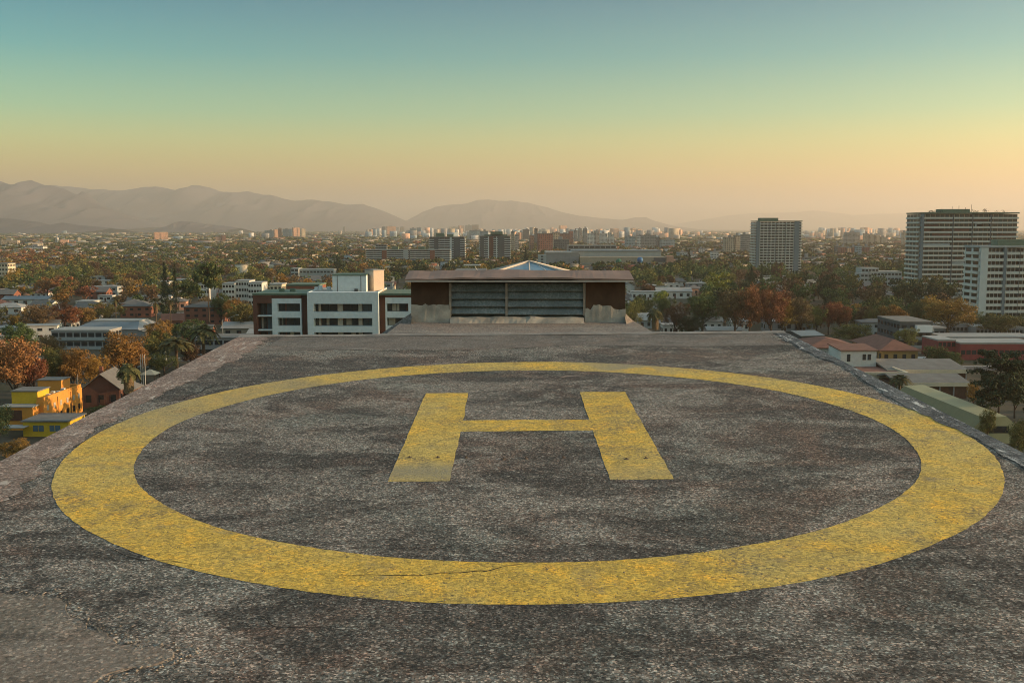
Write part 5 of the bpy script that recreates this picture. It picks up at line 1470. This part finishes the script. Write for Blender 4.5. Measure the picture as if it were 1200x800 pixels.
TREES = []
NOUN = {'rust':'rust red', 'gold':'golden brown', 'olive':'olive', 'green':'dark green', 'deep':'deep green', 'lime':'lime green', 'wine':'wine brown'}
def tree(kind, x, y, w, h, label, group=None, lod=0, name=None, var=None):
    name = name or ('autumn_tree' if kind in ('rust', 'gold', 'wine') else 'leafy_tree')
    t = thing(name, label, 'tree', (x, y, 0), rnd.uniform(0, 6.28), group)
    t.scale = (w, w, h)
    v = rnd.randrange(3) if var is None else var
    inst('crown', crown(kind, v, lod), t); inst('trunk', TR[v], t)
    TREES.append((x, y, w*.45))
    return t
def special(kind, x, y, w, h, label, group=None):
    nm = {'con':'conifer_tree', 'pine':'stone_pine', 'cedar':'cedar_tree', 'date':'date_palm', 'fan':'fan_palm', 'cyp':'cypress_tree'}[kind]
    t = thing(nm, label, 'palm' if 'palm' in nm else 'tree', (x, y, 0), rnd.uniform(0, 6.28), group); t.scale = (w, w, h)
    if kind in ('con', 'cyp'): inst('crown', conifer_mesh(0, 1.0, 5), t); inst('trunk', CON_TR, t)
    elif kind == 'pine': inst('crown', PINE_CR, t); inst('trunk', PINE_TR, t)
    elif kind == 'cedar': inst('crown', CEDAR_CR, t); inst('trunk', PINE_TR, t)
    elif kind == 'date': inst('crown', DATE_CR, t); inst('trunk', PALM_TR, t)
    elif kind == 'fan' and 'shaggy' in label: inst('crown', SHAG_CR, t); inst('skirt', SHAG_SK, t); inst('trunk', THIN_TR, t)
    elif kind == 'fan': inst('crown', FAN_CR, t); inst('skirt', FAN_SK, t); inst('trunk', THIN_TR, t)
    TREES.append((x, y, w*.4))
    return t
def by_px(px, pyt, pyb, wpx):
    """tree whose foot shows at row pyb and top at row pyt"""
    D = gy(pyb); x, h = XZ(px, pyt, D); return x, D, wpx*D/FPX, h
# trees one can pick out in the photo: kind, px centre, top row, base row, crown width px, label
HERO = [
 ('rust',14,391,474,80,'big rust red plane tree at the left edge above the yellow building'),
 ('rust',38,408,470,44,'smaller rust red tree at the right shoulder of the big left plane tree'),
 ('olive',60,402,462,46,'olive brown tree with yellow top between the red plane and golden trees'),
 ('gold',85,404,462,50,'golden tree directly above the ridge of the yellow building roofs'),
 ('gold',104,412,458,40,'golden brown tree behind the chimney of the steep brown house'),
 ('gold',140,384,450,66,'tall golden orange tree left of the fan palm and flagpoles'),
 ('rust',158,396,444,34,'orange tinted tree leaning against the tall golden tree beside flagpoles'),
 ('olive',184,384,432,44,'olive tree with golden tips behind the three flagpoles'),
 ('gold',180,372,414,40,'golden tree below the sunlit end of the long shed'),
 ('green',192,412,440,40,'dark green tree right of the gazebo'),
 ('wine',222,398,432,40,'brown tree between the two date palms and the roof edge'),
 ('green',216,372,410,40,'green tree behind the left date palm'),
 ('wine',58,390,430,40,'dull brown round tree left of the low apartment row'),
 ('green',22,374,420,46,'dark green tree at the left behind the red plane tree'),
 ('green',122,472,494,34,'dark hedge like tree below the steep brown house'),
 ('deep',-4,470,530,36,'very dark tree at the left edge beside the yellow porch'),
 ('gold',12,512,548,40,'low yellow green tree at the lowest left corner by the roof edge'),
 ('wine',44,354,392,50,'wine brown tree with reddish top, left of the brown orchard row'),
 ('rust',75,352,388,46,'rust brown tree left of the long shed'),
 ('gold',95,358,386,34,'golden tree just left of the long shed'),
 ('olive',128,352,380,40,'olive tree behind the middle of the long shed'),
 ('rust',55,324,352,34,'orange round tree in the upper left tree belt'), ('rust',75,323,352,36,'second orange round tree in the upper left tree belt'),
 ('gold',75,337,362,30,'spotted golden tree among the small left roofs'), ('rust',99,334,356,34,'orange hedge like tree beside the small white villa'),
 ('lime',843,318,356,40,'bright lime green round tree right of centre'),
 ('lime',776,336,358,22,'small lime tree left of the mauve grey house'),
 ('wine',862,334,398,52,'dark wine brown tree left of the big rust trees'),
 ('rust',880,328,398,44,'tall rust red tree with sunlit top, right of centre'),
 ('rust',905,335,398,44,'second tall rust tree with orange light on its right side'),
 ('gold',918,345,396,36,'golden orange tree at the right end of the rust group'),
 ('wine',936,345,396,36,'fading red brown tree right of the rust group'),
 ('wine',791,352,396,32,'wine coloured round tree right of the shaggy palm'),
 ('green',824,342,388,50,'broad dark green tree under the lime tree'),
 ('deep',811,368,398,34,'dark low evergreen spreading beside the white cottage'),
 ('green',757,348,376,26,'green round tree left of the long pale gable roof'), ('green',776,346,378,30,'green round tree against the long pale gable roof'),
 ('olive',740,352,392,26,'olive tree touching the right end of the roof house'),
 ('rust',972,350,392,26,'salmon red tree in front of the dark right tree belt'), ('rust',990,352,392,30,'second salmon red tree in front of the dark right tree belt'),
 ('wine',1014,356,390,26,'reddish tree left of the golden tipped tree'), ('gold',1046,354,392,44,'golden tipped tree behind the grey blue villa'),
 ('olive',958,356,392,30,'olive tree between red trees before the dark belt'),
 ('olive',1001,378,405,50,'rounded olive golden tree behind the red tiled roofs'),
 ('olive',1061,382,410,28,'olive tree with a golden side before the grey green block'),
 ('gold',1112,346,396,64,'broad golden brown tree below the wide dark tower'),
 ('wine',1138,344,382,50,'wine brown tree at the foot of the cream grey tower'),
 ('olive',1174,366,398,60,'olive trees in front of the cream grey tower at the right edge'),
 ('olive',1078,350,386,36,'olive tree just right of the golden tipped tree before the right belt'), ('green',1093,352,388,34,'green tree behind the roof of the grey green cubic building'),
 ('olive',1143,362,388,40,'low olive tree between golden brown tree and cream grey tower'), ('green',1160,366,390,36,'low green tree at the middle of the cream grey tower foot'), ('green',1196,366,392,40,'green tree cut by the right edge before the cream grey tower'),
 ('olive',1028,356,392,30,'olive tree above the grey blue villa roof'),
 ('green',1098,402,440,34,'dark green tree between ochre house and red panel row'),
 ('green',1118,410,442,24,'dark tree touching the pale roof strip of the panel row'),
 ('gold',1142,446,478,24,'golden bush tree beside the green metal hall'),
 ('olive',1159,476,520,20,'small golden olive tree at the gable of the green metal hall'),
 ('olive',1196,486,545,36,'olive bush tree at the right edge below the cedar'),
 ('green',1192,430,490,40,'green tree behind the cedar at the right edge'),
 ('gold',272,346,384,36,'golden tree under the white modern terraces'), ('green',258,340,380,30,'dark green tree beside the pinkish brick flats'),
 ('olive',286,352,392,34,'olive tree left of the brick corner of the white apartments'),
 ('deep',395,297,325,20,'dark evergreen behind the white apartments beside the pink villa'), ('deep',466,308,332,26,'dark tree in front of the long white slab block'),
 ('deep',492,305,332,30,'dark tree near the brick stair of the long white slab block'),
 ('lime',553,296,312,9,'pale yellow tree between the two dark towers'),
]
for (k, px, pt, pb, wp, lab) in HERO:
    x, D, w, h = by_px(px, pt, pb, wp)
    tree(k, x, D, w*1.08, h, lab, lod=0 if pb > 370 else 1)
SP = [
 ('fan',150,426,486,30*2.2,'shaggy fan palm beside the steep brown house'),
 ('date',238,379,430,38*1.3,'date palm with brown trunk in front of the low market hall'),
 ('date',206,394,436,44*1.2,'date palm among dark trees left of the roof edge'),
 ('fan',182,350,402,18*2.2,'tall thin fan palm right of the long shed'), ('fan',199,352,386,16*2.2,'thin fan palm left of the pinkish brick flats'),
 ('fan',135,348,382,16*2.2,'thin sunlit fan palm behind the long shed'),
 ('fan',768,362,404,34*2.2,'shaggy sunlit fan palm right of the roof house'),
 ('date',1055,438,470,30*1.2,'dark palm crown just over the right roof edge'),
 ('pine',243,308,388,44,'tall stone pine with bare trunk before the pinkish brick flats'),
 ('con',192,306,372,26,'broad dark conifer left of the narrow conifer'), ('cyp',204,308,372,16,'narrow dark conifer between broad conifer and stone pine'),
 ('pine',222,330,378,40,'lower spreading pine left of the tall stone pine'),
 ('cedar',1174,412,500,72,'large dark cedar with level branches at the right edge'),
 ('con',616,288,316,14,'dark pointed conifer just left of the small blue cube'), ('con',666,297,316,8,'dark slim conifer in front of the mall'), ('con',679,298,318,6,'second slim conifer in front of the mall'),
 ('con',808,292,322,12,'dark pointed conifer between mall and lime tree'), ('con',1054,300,322,10,'dark pointed conifer left of the wide dark tower'),
 ('con',893,306,345,10,'slim dark conifer before the pale slab tower'), ('con',881,310,350,16,'dark broad conifer at the foot of the pale slab tower'),
]
for (k, px, pt, pb, wp, lab) in SP:
    x, D, w, h = by_px(px, pt, pb, wp)
    if k == 'fan': w = h; h = h*.92
    if k == 'date': w = w*1.35; h = h*.86
    special(k, x, D, w, h, lab)
foot(gx(164, 292)-2, gx(176, 300)+3, 290, 303)

# ---- the leafy belt and gardens: individual trees where they show largest, the rest as one mass
def px_of(x, y, z=0):
    c, s = math.cos(PITCH), math.sin(PITCH)
    d = y*c+(CAMZ-z)*s; return 600+FPX*x/d, 400+FPX*((CAMZ-z)*c - y*s)/d
VIS += [(222, 256, 380, 425, 340), (160, 186, 412, 448, 292), (226, 262, 306, 350, 480), (140, 165, 428, 470, 260), (86, 146, 438, 480, 256), (1010, 1140, 425, 470, 270)]
def tree_ok(x, y, r):
    for (a, b2, t0, t1, D_) in VIS:
        if y < D_-2:
            px, py = px_of(x, y, r*1.9); rp = r*FPX/y*.8; pb = px_of(x, y)[1]
            if a-rp < px < b2+rp and py < t1-1 and pb > t0: return False
    if not free(x, y, r*.55): return False
    for (a, b2, c_) in TREES:
        if abs(a-x) < 30 and (a-x)**2+(b2-y)**2 < ((c_+r)*.72)**2: return False
    return True
def zone(px, py):
    if px < 290: return 'left of the white apartments'
    if px < 480: return 'behind the white apartments'
    if px < 740: return 'behind the roof house'
    if px < 930: return 'between roof house and pale slab tower'
    return 'in the right tree belt'
def pick(px, py):
    r = rnd.random(); nz = mnoise.noise((px*.013, py*.03, 1.3))
    if px < 300:
        pal = ['rust','gold','gold','olive','wine','olive','green','olive','green','deep'] if py > 300 else ['wine','olive','green','olive','green','green','deep']
        return pal[min(len(pal)-1, max(0, int((r*.6+(nz+.5)*.4)*len(pal))))]
    if px < 740: return rnd.choice(['olive','green','green','deep','wine','olive','gold'])
    if px < 930: return rnd.choice(['green','olive','deep','wine','green','green','olive','lime']) if py > 325 else rnd.choice(['green','deep','olive','wine'])
    if py > 372: return rnd.choice(['gold','wine','olive','olive','green'])
    return rnd.choice(['deep','green','deep','green','wine','olive'])
cands = []
y = 70.0
while y < 1050:
    step = 11.5 + max(0, y-420)*.008
    hwid = .95*y + 60
    x = -hwid
    while x < hwid:
        cands.append((x+rnd.uniform(-.42, .42)*step, y+rnd.uniform(-.42, .42)*step, step))
        x += step
    y += step
houses_c, trees_c = [], []
for (x, y, st_) in cands:
    px, py = px_of(x, y)
    wide = not -60 < px < 1260 or y < 205
    belt = px > 925 and 540 < y < 700 or 740 < px < 925 and 430 < y < 640
    dens = mnoise.noise((x*.012, y*.012, 9.1))
    if not belt and not wide and y > 300 and rnd.random() < (.30 if dens > -.1 else .12) and not (px > 800 and y < 520):
        houses_c.append((x, y))
    else: trees_c.append((x, y, st_, px, py))
# ordinary houses: eight kinds, copies share their meshes
KINDS = [
 ('small white house with a red tiled hip roof', 11, 9, 3.4, 2.2, 'white', 'tile', 'hip'),
 ('small cream house with a red tiled gable roof', 12, 8, 3.4, 2.6, 'cream', 'tile', 'gable'),
 ('small white house with a grey gable roof', 12, 8, 3.6, 2.4, 'white', 'gtile', 'gable'),
 ('flat roofed white house', 13, 9, 5.6, .3, 'white', 'sheet', 'flat'),
 ('tan house with a pale sheet roof', 14, 8, 3.6, 1.6, 'tan', 'sheet', 'gable'),
 ('salmon coloured house with a grey hip roof', 11, 10, 4.6, 2.2, 'pink', 'gtile', 'hip'),
 ('blue grey flat roofed block', 16, 10, 7.0, .3, 'bluegrey', 'felt', 'flat'),
 ('brick house with a grey gable roof', 11, 9, 5.2, 2.6, 'brick', 'gtile', 'gable'),
]
PROTO = {}
placed_h = []
def hzone(px, y):
    d = 'near' if y < 470 else 'middle' if y < 720 else 'far'
    z_ = 'left third' if px < 290 else 'left of centre' if px < 600 else 'right of centre' if px < 930 else 'right third'
    return d, z_
houses_c.sort(key=lambda p: p[1])
nh = 0
for (x, y) in houses_c:
    if nh >= 190: break
    px, py = px_of(x, y, 4)
    if 285 < px < 925 and py > 392: continue
    if not free(x, y+4, 6.5): continue
    if any(abs(a-x) < 15 and abs(b2-y) < 14 for a, b2 in placed_h): continue
    if any(abs(a-x) < 7+c_*.5 and abs(b2-y-4) < 6+c_*.5 for a, b2, c_ in TREES): continue
    k = rnd.randrange(len(KINDS)); K = KINDS[k]
    dz, zz = hzone(px, y)
    lab = '%s, %s rows, %s' % (K[0].replace('with a ', 'with '), dz, zz)
    ang = rnd.choice((0, 0, .2, -.2, math.pi/2))+rnd.uniform(-.08, .08)
    if k not in PROTO:
        PROTO[k] = roofed('house', lab, x, y, K[1], K[2], K[3], K[4], K[5], K[6], K[7], ang, bays=3, floors=1 if K[3] < 5 else 2)
        PROTO[k]['group'] = lab.replace('house', 'houses', 1)
    else: dup(PROTO[k], (x, y, 0), ang, label=lab, group=lab.replace('house', 'houses', 1))
    foot(x-7.5, x+7.5, y-2, y+11); placed_h.append((x, y)); nh += 1
# trees: sort by size in the picture
good = []
for (x, y, st_, px, py) in trees_c:
    w = rnd.uniform(9, 14.5); h = w*rnd.uniform(.85, 1.15)
    if 740 < px < 925 and y > 430: h *= 1.15
    if px > 925 and 540 < y < 700: w *= 1.25; h = rnd.uniform(13, 19)
    if py > 440 and px > 900: w, h = w*.6, h*.6
    if 190 < y and (-60 < px < 130 and py > 425 or 1260 > px > 925 and y < 440): continue
    if y < 205 and -200 < px < 285: h = min(h, 9); w = min(w, 9)
    if y < 205 and px_of(x, y, h)[1] < 535 and not 285 < px < 925: continue
    if tree_ok(x, y, w*.5):
        TREES.append((x, y, w*.45)); tpx, tpy = px_of(x, y, h)
        vis = not (285 < px < 925 and tpy > 396) and not (px <= 285 and tpy > 535-(135/290.)*px) and not (px >= 925 and tpy > 394+(px-925)*.487)
        good.append((w*h/y/y*(1 if vis else 0), x, y, w, h, px, py))
hidden = [(g_[1], g_[2], g_[3], g_[4], pick(g_[5], g_[6])) for g_ in good if g_[0] == 0 or not -60 < g_[5] < 1260]
good = [g_ for g_ in good if g_[0] > 0 and -60 < g_[5] < 1260]
good.sort(reverse=True)
cnt = {}
rest = list(hidden)
for (s_, x, y, w, h, px, py) in good:
    k = pick(px, py)
    nm = 'autumn_tree' if k in ('rust', 'gold', 'wine') else 'leafy_tree'
    if cnt.get(nm, 0) >= 235 and not (y < 500): rest.append((x, y, w, h, k)); continue
    cnt[nm] = cnt.get(nm, 0)+1
    row = 'near' if y < 400 else 'middle' if y < 620 else 'farther'
    lab = '%s tree in the %s rows %s' % (NOUN[k], row, zone(px, py))
    tree(k, x, y, w, h, lab, '%s trees in the %s rows %s' % (NOUN[k], row, zone(px, py)), lod=0 if y < 420 else 1, name=nm)
# the rest of the woodland and the far plain as masses
KS = ['rust','gold','wine','olive','green','deep']
def mass(name, items, lod):
    Vs, Fs, Ts, Ms = [], [], [], []; o = 0
    base = []
    for v in range(3):
        if lod == 2: q = cards(crown_clumps(30+v, 46), .105, .1, 70+v, 7)
        elif lod == 3: q = cards(crown_clumps(40+v, 16), .22, .1, 80+v, 5)
        else: q = cards([(0, 0, .5, .42)], .42, .1, 90+v, 10)
        base.append(q)
    for (x, y, w, h, k) in items:
        V_, F_, T_ = base[rnd.randrange(3)]
        a = rnd.uniform(0, 6.28); c, s = math.cos(a), math.sin(a)
        Q = np.empty_like(V_); Q[:,0] = (V_[:,0]*c-V_[:,1]*s)*w+x; Q[:,1] = (V_[:,0]*s+V_[:,1]*c)*w+y; Q[:,2] = V_[:,2]*h
        Vs.append(Q); Fs.append(F_+o); o += len(V_); Ts.append(np.clip(T_+rnd.uniform(-.25, .25), 0, 1)); Ms.append(np.full(len(F_), KS.index(k) if k in KS else 4))
    me = npmesh(name, np.vstack(Vs), np.vstack(Fs), [LM[k] for k in KS], np.concatenate(Ms), np.concatenate(Ts))
    return struct(inst(name, me), 'stuff')
mass('woodland', rest, 2)
far1, far2 = [], []
hs_ = []
for k in range(24000):
    u = rnd.random(); y = 1/(1/1000. - u*(1/1000.-1/3000.))
    x = rnd.uniform(-.85, .85)*y
    px, py = px_of(x, y)
    dn = mnoise.noise((x*.004, y*.003, 4.4))
    if not free(x, y, 3): continue
    if rnd.random() < (.17 if dn > 0 else .08): hs_.append((x, y))
    else: far1.append((x, y, rnd.uniform(9, 16), rnd.uniform(7, 12), pick(px, py)))
for k in range(24000):
    u = rnd.random(); y = 1/(1/2700. - u*(1/2700.-1/12000.))
    x = rnd.uniform(-.85, .85)*y
    if rnd.random() < .11 and y < 7500: hs_.append((x, y))
    else: far2.append((x, y, rnd.uniform(22, 55), rnd.uniform(8, 13), rnd.choice(['olive','green','deep','olive','green','gold'])))
mass('far_tree_cover', far1, 3)
mass('farthest_tree_cover', far2, 4)
V, F, MI = [], [], []; o_ = 0
for (x, y) in hs_:
    if y > 2600: w, d, h = rnd.uniform(14, 60), rnd.uniform(8, 16), rnd.uniform(5, 11)
    else: w, d, h = rnd.uniform(9, 22), rnd.uniform(7, 12), rnd.uniform(5.5, 9.5)
    a = rnd.uniform(-.3, .3); m_ = rnd.randrange(6)
    addcube(x, y, w, d, h, m_, a)
    addcube(x, y, w+.8, d+.8, .5, 6+rnd.randrange(3), a, h+.01)
struct(inst('far_houses', npmesh('far_houses', np.vstack(V), np.vstack(F),
    [C_['cream'], C_['tan'], C_['tan'], C_['brick'], C_['grey'], C_['bluegrey'], C_['tile'], C_['felt'], C_['gtile']], MI)), 'stuff')
